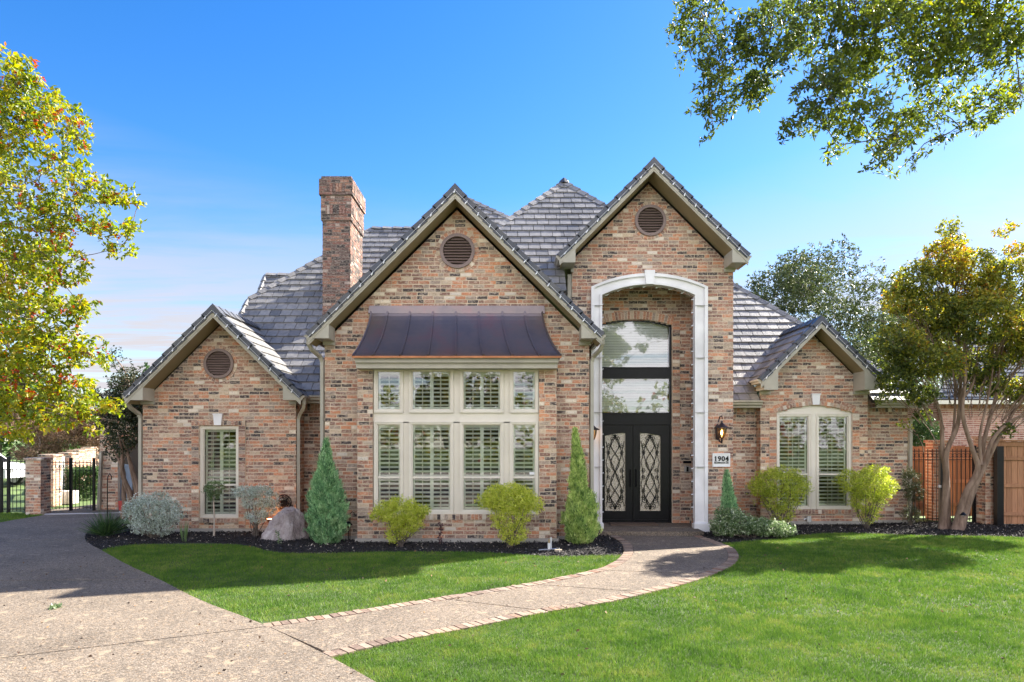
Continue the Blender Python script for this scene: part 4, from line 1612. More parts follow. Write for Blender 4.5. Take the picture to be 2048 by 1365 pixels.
for z0_, z1_, arched in ((tz[0][1], tz[1][0], False), (tz[1][1], esp, True)):
    gp = MB()
    if arched:
        for s_ in arch_slices(ex0 + .045, ex1 - .045, z0_, esp - .02, etop - .03, 16):
            gp.face([(s_[0], Yd, z0_), (s_[1], Yd, z0_), (s_[1], Yd, s_[3]), (s_[0], Yd, s_[3])])
    else:
        gp.face([(ex0 + .045, Yd, z0_), (ex1 - .045, Yd, z0_), (ex1 - .045, Yd, z1_), (ex0 + .045, Yd, z1_)])
    build('pane', gp, GLASS2, efr)
bl = MB()
z_ = tz[0][1] + .03
while z_ < etop:
    bl.prism([(ex0 + .06, Yd + .08, z_), (ex0 + .06, Yd + .12, z_ + .005), (ex0 + .06, Yd + .11, z_ + .062), (ex0 + .06, Yd + .105, z_ + .062)], (ex1 - ex0 - .12, 0, 0))
    z_ += .064
build('window_blind', bl, WHITE, efr, kind='stuff')
room(ex0, ex1, floorz, etop, Yd + .15, Yd + 1.6)

EC = PX(1265.5, Yd)
def spiral(cx_, cz_, r0, turns, a0, sgn, y, n=16):
    return [(cx_ + r0 * (1 - .85 * i / n) * math.cos(a0 + sgn * turns * 2 * math.pi * i / n), y, cz_ + r0 * (1 - .85 * i / n) * math.sin(a0 + sgn * turns * 2 * math.pi * i / n)) for i in range(n + 1)]
for sg in (-1, 1):
    xi, xo = EC + sg * .006, (ex0 + .05 if sg < 0 else ex1 - .05)
    a, b2 = min(xi, xo), max(xi, xo)
    gx0, gx1 = (PX(1209.6, Yd), PX(1250.5, Yd)) if sg < 0 else (PX(1279.6, Yd), PX(1320.5, Yd))
    gz0, gz1 = PZ(1022, Yd), PZ(868, Yd)
    sl = .045 * (1 if sg < 0 else -1)
    d_ = MB()
    d_.box(a, gx0, Yd - .03, Yd + .03, zd, dz1 - .01)
    d_.box(gx1, b2, Yd - .03, Yd + .03, zd, dz1 - .01)
    d_.box(gx0, gx1, Yd - .03, Yd + .03, zd, gz0)
    N8 = 8
    for i in range(N8):
        u0, u1 = gx0 + (gx1 - gx0) * i / N8, gx0 + (gx1 - gx0) * (i + 1) / N8
        tt0, tt1 = (i / N8 if sg < 0 else 1 - i / N8), ((i + 1) / N8 if sg < 0 else 1 - (i + 1) / N8)
        f_ = lambda t: gz1 - .05 + .07 * math.sin(t * math.pi / 2)
        d_.prism([(u0, Yd - .03, f_(tt0)), (u1, Yd - .03, f_(tt1)), (u1, Yd - .03, dz1 - .01), (u0, Yd - .03, dz1 - .01)], (0, .06, 0))
    # raised mouldings
    for p, q, r_, t in ((gx0 - .022, gx0, gz0 - .02, gz1 - .03), (gx1, gx1 + .022, gz0 - .02, gz1 - .03), (gx0, gx1, gz0 - .02, gz0)):
        d_.box(p, q, Yd - .045, Yd - .03, r_, t)
    d_.box(a + .03, b2 - .03, Yd - .042, Yd - .03, zd + .03, zd + .06)
    door = build('door', d_, BLACK, house)
    build('door_glass', MB().box(gx0, gx1, Yd + .002, Yd + .008, gz0, gz1 + .03), RAIN, door)
    g = MB()
    wd = gx1 - gx0
    cxg = (gx0 + gx1) / 2
    hh = gz1 - gz0
    y = Yd - .012
    # interlaced strands
    for ph, am, cen in ((0, .105, 0), (math.pi, .105, 0), (math.pi * .5, .07, -.085), (math.pi * 1.5, .07, .085)):
        pts = []
        for i in range(49):
            t = i / 48
            ee = math.sin(math.pi * min(1, t * 6) / 2) * math.sin(math.pi * min(1, (1 - t) * 9) / 2)
            pts.append((cxg + cen * ee + am * math.sin(2 * math.pi * t * 2.0 + ph) * (.35 + .65 * ee), y, gz0 + .04 + t * (hh - .06)))
        g.tube(pts, .012, 4)
    for sd in (-1, 1):
        g.tube(spiral(cxg + sd * .12, gz0 + .26, .085, 1.5, math.pi / 2, -sd, y), .0105, 4)
        g.tube(spiral(cxg + sd * .075, gz0 + .12, .065, 1.4, -math.pi / 2, sd, y), .0105, 4)
        for zc in (.22, .48, .80):
            g.tube(spiral(cxg + sd * .175, gz0 + hh * zc + .08, .06, 1.3, math.pi / 2, sd, y), .0095, 4)
            g.tube(spiral(cxg + sd * .175, gz0 + hh * zc - .08, .055, 1.3, -math.pi / 2, -sd, y), .0095, 4)
        g.tube(spiral(cxg + sd * .07, gz1 - .1, .07, 1.4, math.pi * .5, sd, y), .0095, 4)
        side_pts = [(cxg + sd * (.225 - .05 * math.sin(math.pi * ((t * 3) % 1))), y, gz0 + .12 + t * (hh - .3)) for t in [i / 30 for i in range(31)]]
        g.tube(side_pts, .0095, 4)
    build('iron_scrollwork', g, BLACK, door)
    hx = EC + sg * .07
    build('door_handle', MB().tube([(hx, Yd - .03, zd + .86), (hx, Yd - .09, zd + .90), (hx, Yd - .09, zd + 1.25), (hx, Yd - .03, zd + 1.29)], .011, 6), BLACK, door)

# ---- keypad plate and mail slot in the brick beside the door
bx_ = MB()
bx_.box(PX(1366, 16.6), PX(1382, 16.6), 16.57, 16.61, PZ(927, 16.6), PZ(922, 16.6))
build('name_plate', bx_, BLACK, house)
b1 = build('doorbell_plate', MB().box(PX(1368.5, 16.6), PX(1381.5, 16.6), 16.575, 16.61, PZ(944.5, 16.6), PZ(932.5, 16.6)), ALU, house)
build('doorbell', MB().box(PX(1373, 16.56), PX(1377, 16.56), 16.55, 16.574, PZ(943.5, 16.56), PZ(934, 16.56)), BLACK, b1)
# ================================================================== THINGS ON THE HOUSE
# strings of fairy-light bulbs clipped to roof edges and round the entry
def bulb_mesh():
    mb_ = MB()
    mb_.lathe((0, 0, 0), [(0, -.045), (.011, -.035), (.014, -.018), (.010, 0), (.006, .004)], 6)
    mb_.box(-.006, .006, -.008, .008, 0, .03)
    return mesh_of(mb_, 'bulb', BULB, True)
BM = bulb_mesh()
def light_string(label, pts, step, tilt, out=.0):
    pts = [Vector(p) for p in pts]
    t = thing('fairy_light_string', tuple(pts[0]), label, 'string lights', 'fairy light strings on the house')
    build('cable', MB().tube([p + Vector((0, 0, .012)) for p in pts], .0045, 4), RUBBER if out else PLASTIC, t)
    acc, need = 0, step * .5
    for a, b2 in zip(pts, pts[1:]):
        L_ = (b2 - a).length
        while need < acc + L_:
            p = a + (b2 - a) * ((need - acc) / L_)
            inst('bulb', BM, Matrix.Translation(p) @ Matrix.Rotation(tilt + random.uniform(-.2, .2), 4, 'Y') @ Matrix.Scale(1.15, 4), t)
            need += step
        acc += L_
for nm, Xc_, hf, zt0, yf in (('edge of the big gable over the bay window', cg, GH, GZ, 14.0), ('edge of the low gable nearest the driveway', cl, LH, LZ, 15.2),
                             ('edge of the tall gable over the front doors', cp, PH, PZT, 15.15), ('edge of the small gable beside the crape myrtle', cr_, RH, RZ, 16.45)):
    y = yf - .05
    e = .10
    light_string('small white bulbs clipped along the ' + nm,
                 [(Xc_ - hf + .02, y, zt0 - hf - e), (Xc_, y, zt0 - e - .02), (Xc_ + hf - .02, y, zt0 - hf - e)], .34, .5)
apts = []
c_ = arc_params(ix0, ix1, isp, itp)
for i in range(13):
    w_ = c_[3] + (math.pi - 2 * c_[3]) * (1 - i / 12)
    apts.append((c_[0] + (c_[2] - .02) * math.cos(w_), ys + .17, c_[1] + (c_[2] - .02) * math.sin(w_)))
light_string('white bulbs following the inside edge of the stone entry arch',
             [(ix0 + .012, ys + .12, .3)] + [(ix0 + .012, ys + .12, isp - .05)] + apts[1:-1] + [(ix1 - .012, ys + .12, isp - .05), (ix1 - .012, ys + .12, .3)], .30, 1.3)

# wall lanterns
def lantern(x, y, z, label):
    t = thing('wall_lantern', (x, y, z), label, 'wall lamp', 'wall lanterns either side of the entry')
    m1 = MB()
    m1.lathe((x - .06, y + .12, z - .02), [(0, -.2), (.045, -.17), (.055, 0), (.05, .14), (0, .18)], 10)
    m1.tube([(x - .05, y + .1, z + .2), (x - .03, y + .05, z + .32), (x, y, z + .34), (x + .01, y, z + .27)], [.016, .014, .014, .012], 6)
    m1.tube([(x - .05, y + .11, z - .14), (x - .03, y + .08, z - .24), (x, y + .02, z - .27), (x + .01, y, z - .2)], [.016, .02, .025, .016], 6)
    m1.lathe((x, y, z), [(0, -.27), (.02, -.25), (.03, -.21), (.018, -.185), (.045, -.165), (.05, -.155), (0, -.15)], 10)
    build('bracket', m1, BRONZE, t, smooth=True)
    m2 = MB().lathe((x, y, z), [(0, .235), (.02, .22), (.028, .2), (.018, .185), (.04, .165), (.10, .11), (.165, .08), (.17, .065), (.13, .06), (0, .062)], 16)
    build('lamp_cap', m2, BRONZE, t, smooth=True)
    build('lamp_glass', MB().lathe((x, y, z), [(.05, -.155), (.075, -.10), (.10, 0), (.105, .06)], 14), PAN, t, smooth=True)
    m3 = MB()
    for k in range(6):
        a = math.pi * 2 * k / 6 + .5
        m3.tube([(x + r_ * math.cos(a), y + r_ * math.sin(a), z + h_) for r_, h_ in ((.052, -.155), (.078, -.10), (.103, 0), (.108, .06))], .006, 4)
    build('lamp_rib', m3, BRONZE, t)
    build('flame_bulb', MB().lathe((x, y, z), [(0, -.1), (.02, -.09), (.028, -.055), (.018, -.01), (0, .03)], 8), LAMP, t, smooth=True)
lantern(PX(1443, 15.6), 15.58, PZ(862, 15.6), 'bronze wall lantern with amber bulb above the house number plaque')
lantern(PX(1184, 15.5), 15.45, PZ(866, 15.5), 'bronze wall lantern half hidden behind the downspout left of the stone arch')

# house number plaque
t = thing('address_plaque', (PX(1442.5, Yp), Yp - .03, PZ(921, Yp)), 'white stone plaque reading 1904 under the right wall lantern', 'address sign')
x0, x1, z0, z1 = PX(1425, Yp - .04), PX(1460, Yp - .04), PZ(934, Yp - .04), PZ(907, Yp - .04)
build('plaque', MB().box(x0, x1, Yp - .04, Yp, z0, z1), WHITE, t)
mb_ = MB()
for a, b2, c_, d_ in ((x0, x1, z1 - .03, z1), (x0, x1, z0, z0 + .03), (x0, x0 + .03, z0 + .03, z1 - .03), (x1 - .03, x1, z0 + .03, z1 - .03)):
    mb_.box(a, b2, Yp - .052, Yp - .04, c_, d_)
build('rim', mb_, WHITE, t)


def text(txt, x, y, z, size, mat, parent, name='lettering', bold=.0, sp=1.0, align='CENTER'):
    cu = bpy.data.curves.new(name, 'FONT')
    cu.body = txt
    cu.size = size
    cu.offset = bold
    cu.extrude = .004
    cu.space_character = sp
    cu.align_x = align
    cu.align_y = 'CENTER'
    o_ = bpy.data.objects.new(name, cu)
    COL.objects.link(o_)
    dg = bpy.context.evaluated_depsgraph_get()
    me = bpy.data.meshes.new_from_object(o_.evaluated_get(dg))
    bpy.data.objects.remove(o_)
    me.materials.clear(); me.materials.append(mat)
    ob = bpy.data.objects.new(name, me)
    COL.objects.link(ob)
    ob.parent = parent
    ob.rotation_euler = (math.radians(90), 0, 0)
    ob.location = Vector((x, y, z)) - WLOC[parent.name]
    return ob
xc = (x0 + x1) / 2
zc = (z0 + z1) / 2
text('1904', xc, Yp - .046, zc + .025, .155, BLACK, t, bold=.005, sp=1.12)
text('McGREGOR DR', xc, Yp - .046, zc - .065, .048, BLACK, t, bold=.0012, sp=1.0)
sf = MB()     # serifs of the figures 1 and 4
for fx, w_ in ((-.135, .04), (.118, .035)):
    sf.box(xc + fx - w_ / 2, xc + fx + w_ / 2 + .012, Yp - .050, Yp - .042, zc - .032, zc - .02)
sf.box(xc - .158, xc - .135, Yp - .050, Yp - .042, zc + .055, zc + .068)
build('serif', sf, BLACK, t)

# security camera on the brick beside the entry window
t = thing('security_camera', (PX(1386, 16.5), 16.55, PZ(874, 16.5)), 'small white security camera on the brick right of the front doors', 'camera')
c0 = Vector((PX(1386, 16.5), 16.5, PZ(874, 16.5)))
build('camera_body', MB().tube([c0 + Vector((.05, .03, .03)), c0 + Vector((-.05, -.07, -.015))], .035, 10), PLASTIC, t)
build('camera_lens', MB().tube([c0 + Vector((-.05, -.07, -.015)), c0 + Vector((-.062, -.082, -.02))], .026, 10), BLACK, t)
build('camera_bracket', MB().tube([c0 + Vector((.03, .02, .0)), c0 + Vector((.05, .12, -.06))], .014, 6), PLASTIC, t)

# door mat
mb_ = MB().box(EC - .62, EC + .5, 16.1, 16.55, floorz + .002, floorz + .022)
tag(build('door_mat', mb_, MAT_COIR), 'thin dark brown doormat lying at the black front doors', 'doormat')

# round iron wall medallion
mx0, mz0, my0 = PX(567, 15.6), PZ(1005, 15.6), 15.66
t = thing('wall_medallion', (mx0, my0, mz0), 'round black scrolled iron medallion on the wall above the boulder', 'wall ornament')
def ring(cx_, cy_, cz_, r, n=28):
    return [(cx_ + r * math.cos(2 * math.pi * i / n), cy_, cz_ + r * math.sin(2 * math.pi * i / n)) for i in range(n + 1)]
build('rim', MB().tube(ring(mx0, my0 - .02, mz0, .165), .011, 5), BLACK, t)
g = MB()
for k in range(12):
    a = 2 * math.pi * k / 12
    g.tube(spiral(mx0 + .105 * math.cos(a), mz0 + .105 * math.sin(a), .05, 1.4, a, 1 if k % 2 else -1, my0 - .02, 12), .007, 4)
    g.tube([(mx0, my0 - .02, mz0), (mx0 + .16 * math.cos(a + .26), my0 - .02, mz0 + .16 * math.sin(a + .26))], .006, 4)
build('scrollwork', g, BLACK, t)
build('centre_disc', MB().tube([(mx0, my0 - .04, mz0 - .02), (mx0, my0 - .0, mz0 - .02)], .075, 16), BLACK, t)

# electric box on the right wall
t = thing('utility_box', (PX(1617, Yr), Yr - .04, .3), 'small grey electric box with conduit low under the arched window', 'electric box')
ex, ez = PX(1617, Yr - .05), PZ(1037, Yr)
build('box', MB().box(ex - .05, ex + .05, Yr - .09, Yr - .05, ez - .08, ez + .06), ALU, t)
build('conduit', MB().tube([(ex, Yr - .06, ez - .08), (ex, Yr - .06, .0)], .013, 6), ALU, t)
build('faucet', MB().tube([(ex - .05, Yr - .07, ez), (ex - .12, Yr - .1, ez + .0), (ex - .13, Yr - .1, ez - .03)], .014, 6), PLASTIC, t)

# ================================================================== GROUND
def smooth_line(pts, n=60, closed=False):
    P_ = [Vector((p[0], p[1], 0)) for p in pts]
    out = []
    m_ = len(P_)
    segs = m_ - 1
    for i in range(segs):
        a = P_[max(i - 1, 0)]; b2 = P_[i]; c_ = P_[i + 1]; d_ = P_[min(i + 2, m_ - 1)]
        k = max(2, n // segs)
        for j in range(k):
            t = j / k
            out.append(0.5 * ((2 * b2) + (c_ - a) * t + (2 * a - 5 * b2 + 4 * c_ - d_) * t * t + (3 * b2 - 3 * c_ + d_ - a) * t ** 3))
    out.append(P_[-1])
    return out


def gp(l):
    return [tuple(G(*p)[:2]) for p in l]


def flat(name, pts, z, mat, th=None, parent=None, **kw):
    mb_ = MB()
    if th:
        mb_.prism([(p[0], p[1], z) for p in pts], (0, 0, -th))
    else:
        mb_.face([(p[0], p[1], z) for p in pts])
    return build(name, mb_, mat, parent, **kw)


tag(flat('road', [(-60, -15), (60, -15), (60, -6.5), (-60, -6.5)], -.02, paint('street_concrete', (.36, .33, .29), .9, .12, 2)), kind='structure')
tag(flat('pavement', [(-60, -5), (60, -5), (60, -3.4), (-60, -3.4)], .0, paint('sidewalk_concrete', (.42, .39, .35), .9, .12, 2)), kind='structure')
tag(flat('ground', [(-400, -120), (400, -120), (400, 700), (-400, 700)], -.03, FARG), kind='structure')

# drive edge (right side, from the far bed corner down past the camera)
drive_r = gp([(176, 1066), (170, 1076), (176, 1088), (205, 1104), (255, 1132), (315, 1160), (400, 1203), (520, 1250), (660, 1318), (752, 1369)])
last = drive_r[-1]
drive_r += [(last[0] + .3, last[1] - 1.2), (last[0] + .5, -3), ]
drive_l = [(-13.0, -3), (-14.5, 8), (-15.5, 14)] + gp([(0, 1047), (40, 1040), (88, 1032)])
far = [tuple(G(255, 1024)[:2]), tuple(G(230, 1040)[:2]), tuple(G(195, 1052)[:2])]
gate_pts = [(-13.8, 20.3), (-13.0, 26), (-9.5, 26), (-10.3, 19)]
dr_poly = [tuple(p) for p in drive_l] + gate_pts + far + [tuple(p[:2]) for p in smooth_line(drive_r[:-2], 50)] + drive_r[-2:]
dr = thing('driveway', (-7, 9, 0), None, None, kind='structure')
# slabs with recessed joints
jointA = (G(0, 1321), G(410, 1272))
def half(poly, a, b2, keep, gap=.011):
    nx_, ny_ = -(b2[1] - a[1]), (b2[0] - a[0])
    l_ = math.hypot(nx_, ny_)
    nx_, ny_ = nx_ / l_, ny_ / l_
    c_ = nx_ * a[0] + ny_ * a[1]
    return clip(poly, nx_, ny_, c_ - gap) if keep < 0 else clip(poly, -nx_, -ny_, -c_ - gap)
lines = [jointA, (Vector((-20, 9.9, 0)), Vector((-3, 10.4, 0))), (Vector((-20, 14.2, 0)), Vector((-3, 14.5, 0))), (G(30, 1033), G(240, 1028))]
rem = dr_poly
for a, b2 in lines:
    s_ = half(rem, a, b2, -1)
    rem = half(rem, a, b2, 1)
    flat('slab', s_, .022, DRIVE, .12, dr)
band_ = half(rem, (G(30, 1030)), (G(240, 1025.4)), -1)
rem = half(rem, (G(30, 1030)), (G(240, 1025.4)), 1)
flat('slab', band_, .024, paint('pale_concrete', (0.5, 0.47, 0.43), .9, .1, 4), .12, dr)
flat('slab', rem, .022, DRIVE, .12, dr)
flat('joint_filler', dr_poly, -.004, MULCH, None, dr)

# walkway
wl_ = gp([(524, 1251), (666, 1231), (803, 1209.5), (939.5, 1188), (1076, 1165.5), (1183, 1143.5), (1222, 1129), (1242, 1114), (1247, 1100), (1240, 1086), (1218, 1073.5)])
wr_ = gp([(661, 1319), (793, 1288), (939, 1259), (1086, 1229.5), (1208, 1209.5), (1291, 1190.5), (1369, 1171), (1428, 1151), (1467, 1132), (1478, 1117), (1469, 1100), (1442, 1088), (1403, 1074)])
def resample(l, n):
    l = [Vector((p[0], p[1])) for p in l]
    d_ = [0]
    for a, b2 in zip(l, l[1:]): d_.append(d_[-1] + (b2 - a).length)
    out = []
    j = 0
    for i in range(n + 1):
        s_ = d_[-1] * i / n
        while j < len(l) - 2 and d_[j + 1] < s_: j += 1
        t = (s_ - d_[j]) / max(1e-9, d_[j + 1] - d_[j])
        out.append(l[j] + (l[j + 1] - l[j]) * t)
    return out, d_[-1]
WLn, lenL = resample([p[:2] for p in smooth_line(wl_, 200)], 160)
WRn, lenR = resample([p[:2] for p in smooth_line(wr_, 200)], 160)
walk = thing('walkway', (0, 9, 0), None, None, kind='structure')
def inward(line, i, sgn):
    a, b2 = line[max(0, i - 2)], line[min(len(line) - 1, i + 2)]
    d_ = (b2 - a).normalized()
    return Vector((-d_.y, d_.x)) * sgn
bw_ = .19
inL = [p + inward(WLn, i, -1) * bw_ for i, p in enumerate(WLn)]
inR = [p + inward(WRn, i, 1) * bw_ for i, p in enumerate(WRn)]
cuts = [0, 40, 66, 92, 140, 160]
for a, b2 in zip(cuts, cuts[1:]):
    pa = inL[a:b2 + 1]; pb = inR[a:b2 + 1]
    pa = list(pa); pb = list(pb)
    if True:
        k_ = .42 if a else .8
        pa[0] = pa[0] + (pa[1] - pa[0]) * k_; pb[0] = pb[0] + (pb[1] - pb[0]) * k_
    mb_ = MB()
    n = len(pa)
    for i in range(n - 1):
        mb_.face([(*pa[i], .02), (*pb[i], .02), (*pb[i + 1], .02), (*pa[i + 1], .02)])
    mb_.face([(*pa[0], .02), (*pa[0], -.05), (*pb[0], -.05), (*pb[0], .02)])
    mb_.face([(*pa[-1], .02), (*pa[-1], -.05), (*pb[-1], -.05), (*pb[-1], .02)])
    build('slab', mb_, WALK, walk)
flat('bedding', [(*p, 0)[:2] for p in WLn] + [(*p, 0)[:2] for p in reversed(WRn)], -.006, MULCH, None, walk)
pv = []
for k in range(12):
    mb_ = MB()
    c_ = lambda: random.uniform(0, .006)
    w2, l2 = .044, bw_ / 2 - .004
    mb_.prism([(-l2 + c_(), -w2 + c_(), 0), (l2 - c_(), -w2 + c_(), 0), (l2 - c_(), w2 - c_(), 0), (-l2 + c_(), w2 - c_(), 0)], (0, 0, -.06), (k + .5) / 12)
    pv.append(mesh_of(mb_, 'brick', BRK_PV))
for line, sgn, ln in ((WLn, -1, lenL), (WRn, 1, lenR)):
    nb = int(ln / .097)
    pts, _ = resample(line, nb)
    for i in range(nb):
        a, b2 = pts[i], pts[i + 1]
        c_ = (a + b2) / 2
        d_ = (b2 - a).normalized()
        inn = Vector((-d_.y, d_.x)) * sgn
        c_ = c_ + inn * (bw_ / 2)
        ang = math.atan2(inn.y, inn.x) + random.uniform(-.03, .03)
        M_ = Matrix.Translation((c_.x, c_.y, .023 + random.uniform(-.004, .006))) @ Matrix.Rotation(ang, 4, 'Z')
        inst('brick', random.choice(pv), M_, walk)

# beds
bedL_edge = gp([(205, 1101), (240, 1095), (300, 1090), (380, 1087), (440, 1088), (500, 1094), (530, 1102), (573, 1108), (671, 1108), (842, 1105), (988, 1107.5), (1110, 1114.5), (1200, 1113.5), (1243, 1112)])
bl_s = [tuple(p[:2]) for p in smooth_line(bedL_edge, 90)]
bedL = bl_s + [tuple(p) for p in WLn[-28:]] + [(1.9, 15.12), (1.9, 16.2), (-10.2, 17.2)] + gp([(195, 1052), (176, 1066), (170, 1076), (176, 1088), (205, 1101)])[:4]
flat('mulch_bed', bedL, .008, MULCH, kind='structure')
bedR_edge = gp([(1444, 1089), (1500, 1084), (1563, 1078.5), (1609, 1072), (1679, 1068), (1794, 1071), (2060, 1077)])
br_s = [tuple(p[:2]) for p in smooth_line(bedR_edge, 60)]
bedR = br_s + [(14.5, 14.6), (15, 17.6), (4.2, 17.6), (4.2, 15.1)] + [tuple(p) for p in reversed(WRn[-22:])][:21]
flat('mulch_bed', bedR, .008, MULCH, kind='structure')

# lawns: soil sheets + real blades
def inpoly(X, Y, poly):
    r_ = np.zeros(len(X), bool)
    n = len(poly)
    for i in range(n):
        x0, y0 = poly[i]; x1, y1 = poly[(i + 1) % n]
        if y0 == y1: continue
        c_ = ((y0 > Y) != (y1 > Y)) & (X < (x1 - x0) * (Y - y0) / (y1 - y0) + x0)
        r_ ^= c_
    return r_
iWL = len(WLn)
lawnL = bl_s + [tuple(p) for p in reversed(WLn) if p.y < bl_s[-1][1]] + [tuple(p[:2]) for p in reversed(smooth_line(drive_r[3:8], 30))]
lawnR = [tuple(p) for p in WRn if p.y < G(1444, 1089).y or p.x < 3] + br_s + [(26, 14.8), (26, 3), (10, 1.2), (drive_r[-2][0], 3.2)] + [tuple(p) for p in (drive_r[-3], drive_r[-4])]
lawnS = gp([(0, 1047), (40, 1040), (88, 1032), (62, 1026)]) + [(-13.9, 19.6), (-22, 20.5), (-22, 15)]
flat('lawn', lawnL, .004, THATCH, kind='structure')
flat('lawn', lawnR, .004, THATCH, kind='structure')
flat('lawn', lawnS, .004, THATCH, kind='structure')


def blades(poly, n_try, y0, y1, x0, x1, base, hmin, hmax, wid):
    X = rng.uniform(x0, x1, n_try); Y = rng.uniform(y0, y1, n_try)
    keep = inpoly(X, Y, poly) & (np.abs(X) < Y * .80 + .3)
    X, Y = X[keep], Y[keep]
    n = len(X)
    h = rng.uniform(hmin, hmax, n) * (1 + .25 * np.sin(X * 2.1 + np.cos(Y * 1.7) * 2) * np.cos(Y * 2.9 + X))
    az = rng.uniform(0, 2 * math.pi, n)
    ln = rng.uniform(.1, .85, n) * h
    w_ = wid * rng.uniform(.6, 1.3, n)
    a2 = rng.uniform(0, 2 * math.pi, n)
    V = np.zeros((n, 3, 3))
    V[:, 0] = np.stack([X - np.cos(a2) * w_, Y - np.sin(a2) * w_, np.full(n, .0)], 1)
    V[:, 1] = np.stack([X + np.cos(a2) * w_, Y + np.sin(a2) * w_, np.full(n, .0)], 1)
    V[:, 2] = np.stack([X + np.cos(az) * ln, Y + np.sin(az) * ln, h], 1)
    return V.reshape(-1, 3), rng.normal(.5, .22, n)
def grass(name, label, specs):
    Vs, Ts = [], []
    for s_ in specs:
        v_, t_ = blades(*s_)
        Vs.append(v_); Ts.append(t_)
    V = np.concatenate(Vs); T = np.concatenate(Ts)
    return tri_mesh(name, V, np.arange(len(V)), T, GRASS, kind='stuff', label=label, cat='grass')
grass('grass', 'mown green grass of the lawn left of the curved walk', [(lawnL, 250000, 8.0, 13.8, -9.5, 2.2, 0, .025, .05, .0045)])
grass('grass', 'broad mown green lawn right of the curved walk', [(lawnR, 300000, 4.4, 8.3, -3, 7, 0, .025, .052, .0035), (lawnR, 330000, 8.3, 15.8, 0, 13, 0, .028, .055, .0055)])
grass('grass', 'small wedge of lawn beside the iron fence by the driveway', [(lawnS, 26000, 15, 20.6, -17, -12, 0, .03, .06, .008)])

# mulch chips
def chips(poly, n_try, x0, x1, y0, y1, name, label):
    X = rng.uniform(x0, x1, n_try); Y = rng.uniform(y0, y1, n_try)
    k = inpoly(X, Y, poly)
    X, Y = X[k], Y[k]
    n = len(X)
    C = np.stack([X, Y, rng.uniform(.008, .03, n)], 1)
    A = rand_dirs(n) * np.array([1, 1, .45]); W = rand_dirs(n)
    leaf_mesh(name, C, A, W, rng.uniform(.02, .065, n), rng.uniform(.012, .03, n), rng.random(n), CHIP, fold=.3, kind='stuff', label=label, cat='mulch')
chips(bedL, 60000, -10, 2.2, 12, 17, 'mulch', 'black shredded bark mulch in the bed under the bay window')
chips(bedR, 60000, 4, 14.5, 13.5, 17.5, 'mulch', 'black shredded bark mulch in the bed along the right wing')

# fallen bits on drive and walk
n = 420
X = rng.uniform(-8.5, 0, n); Y = rng.uniform(4.8, 12.5, n)
k = inpoly(X, Y, dr_poly)
X, Y = X[k], Y[k]
X = np.concatenate([X, rng.uniform(-4, 3.4, 40)]); Y = np.concatenate([Y, rng.uniform(7, 12, 40)])
n = len(X)
C = np.stack([X, Y, np.full(n, .03)], 1)
leaf_mesh('fallen_leaves', C, rand_dirs(n) * np.array([1, 1, .3]), rand_dirs(n), rng.uniform(.02, .05, n), rng.uniform(.012, .03, n), rng.random(n), BITS, kind='stuff',
          label='scattered dead leaf bits and acorns lying on the driveway', cat='leaf litter')
n = 260
X = rng.uniform(-6, 12, n); Y = rng.uniform(5, 13.5, n)
k = inpoly(X, Y, lawnR) | inpoly(X, Y, lawnL)
C = np.stack([X[k], Y[k], rng.uniform(.03, .05, k.sum())], 1)
leaf_mesh('fallen_leaves', C, rand_dirs(len(C)) * np.array([1, 1, .3]), rand_dirs(len(C)), rng.uniform(.03, .06, len(C)), rng.uniform(.02, .035, len(C)), rng.uniform(.3, 1, len(C)), BITS, kind='stuff',
          label='scattered brown fallen leaves lying in the grass', cat='leaf litter')
# weed in the drive
wp = G(112, 1220)
n = 60
leaf_mesh('weed', np.repeat(np.array([[wp.x, wp.y, .02]]), n, 0) + rng.normal(0, .03, (n, 3)) * np.array([1, 1, .2]), rand_dirs(n) + np.array([0, 0, .5]), rand_dirs(n), .07, .02, rng.random(n), LF_GRN,
          kind='thing', label='tiny green weed growing out of the driveway', cat='weed')
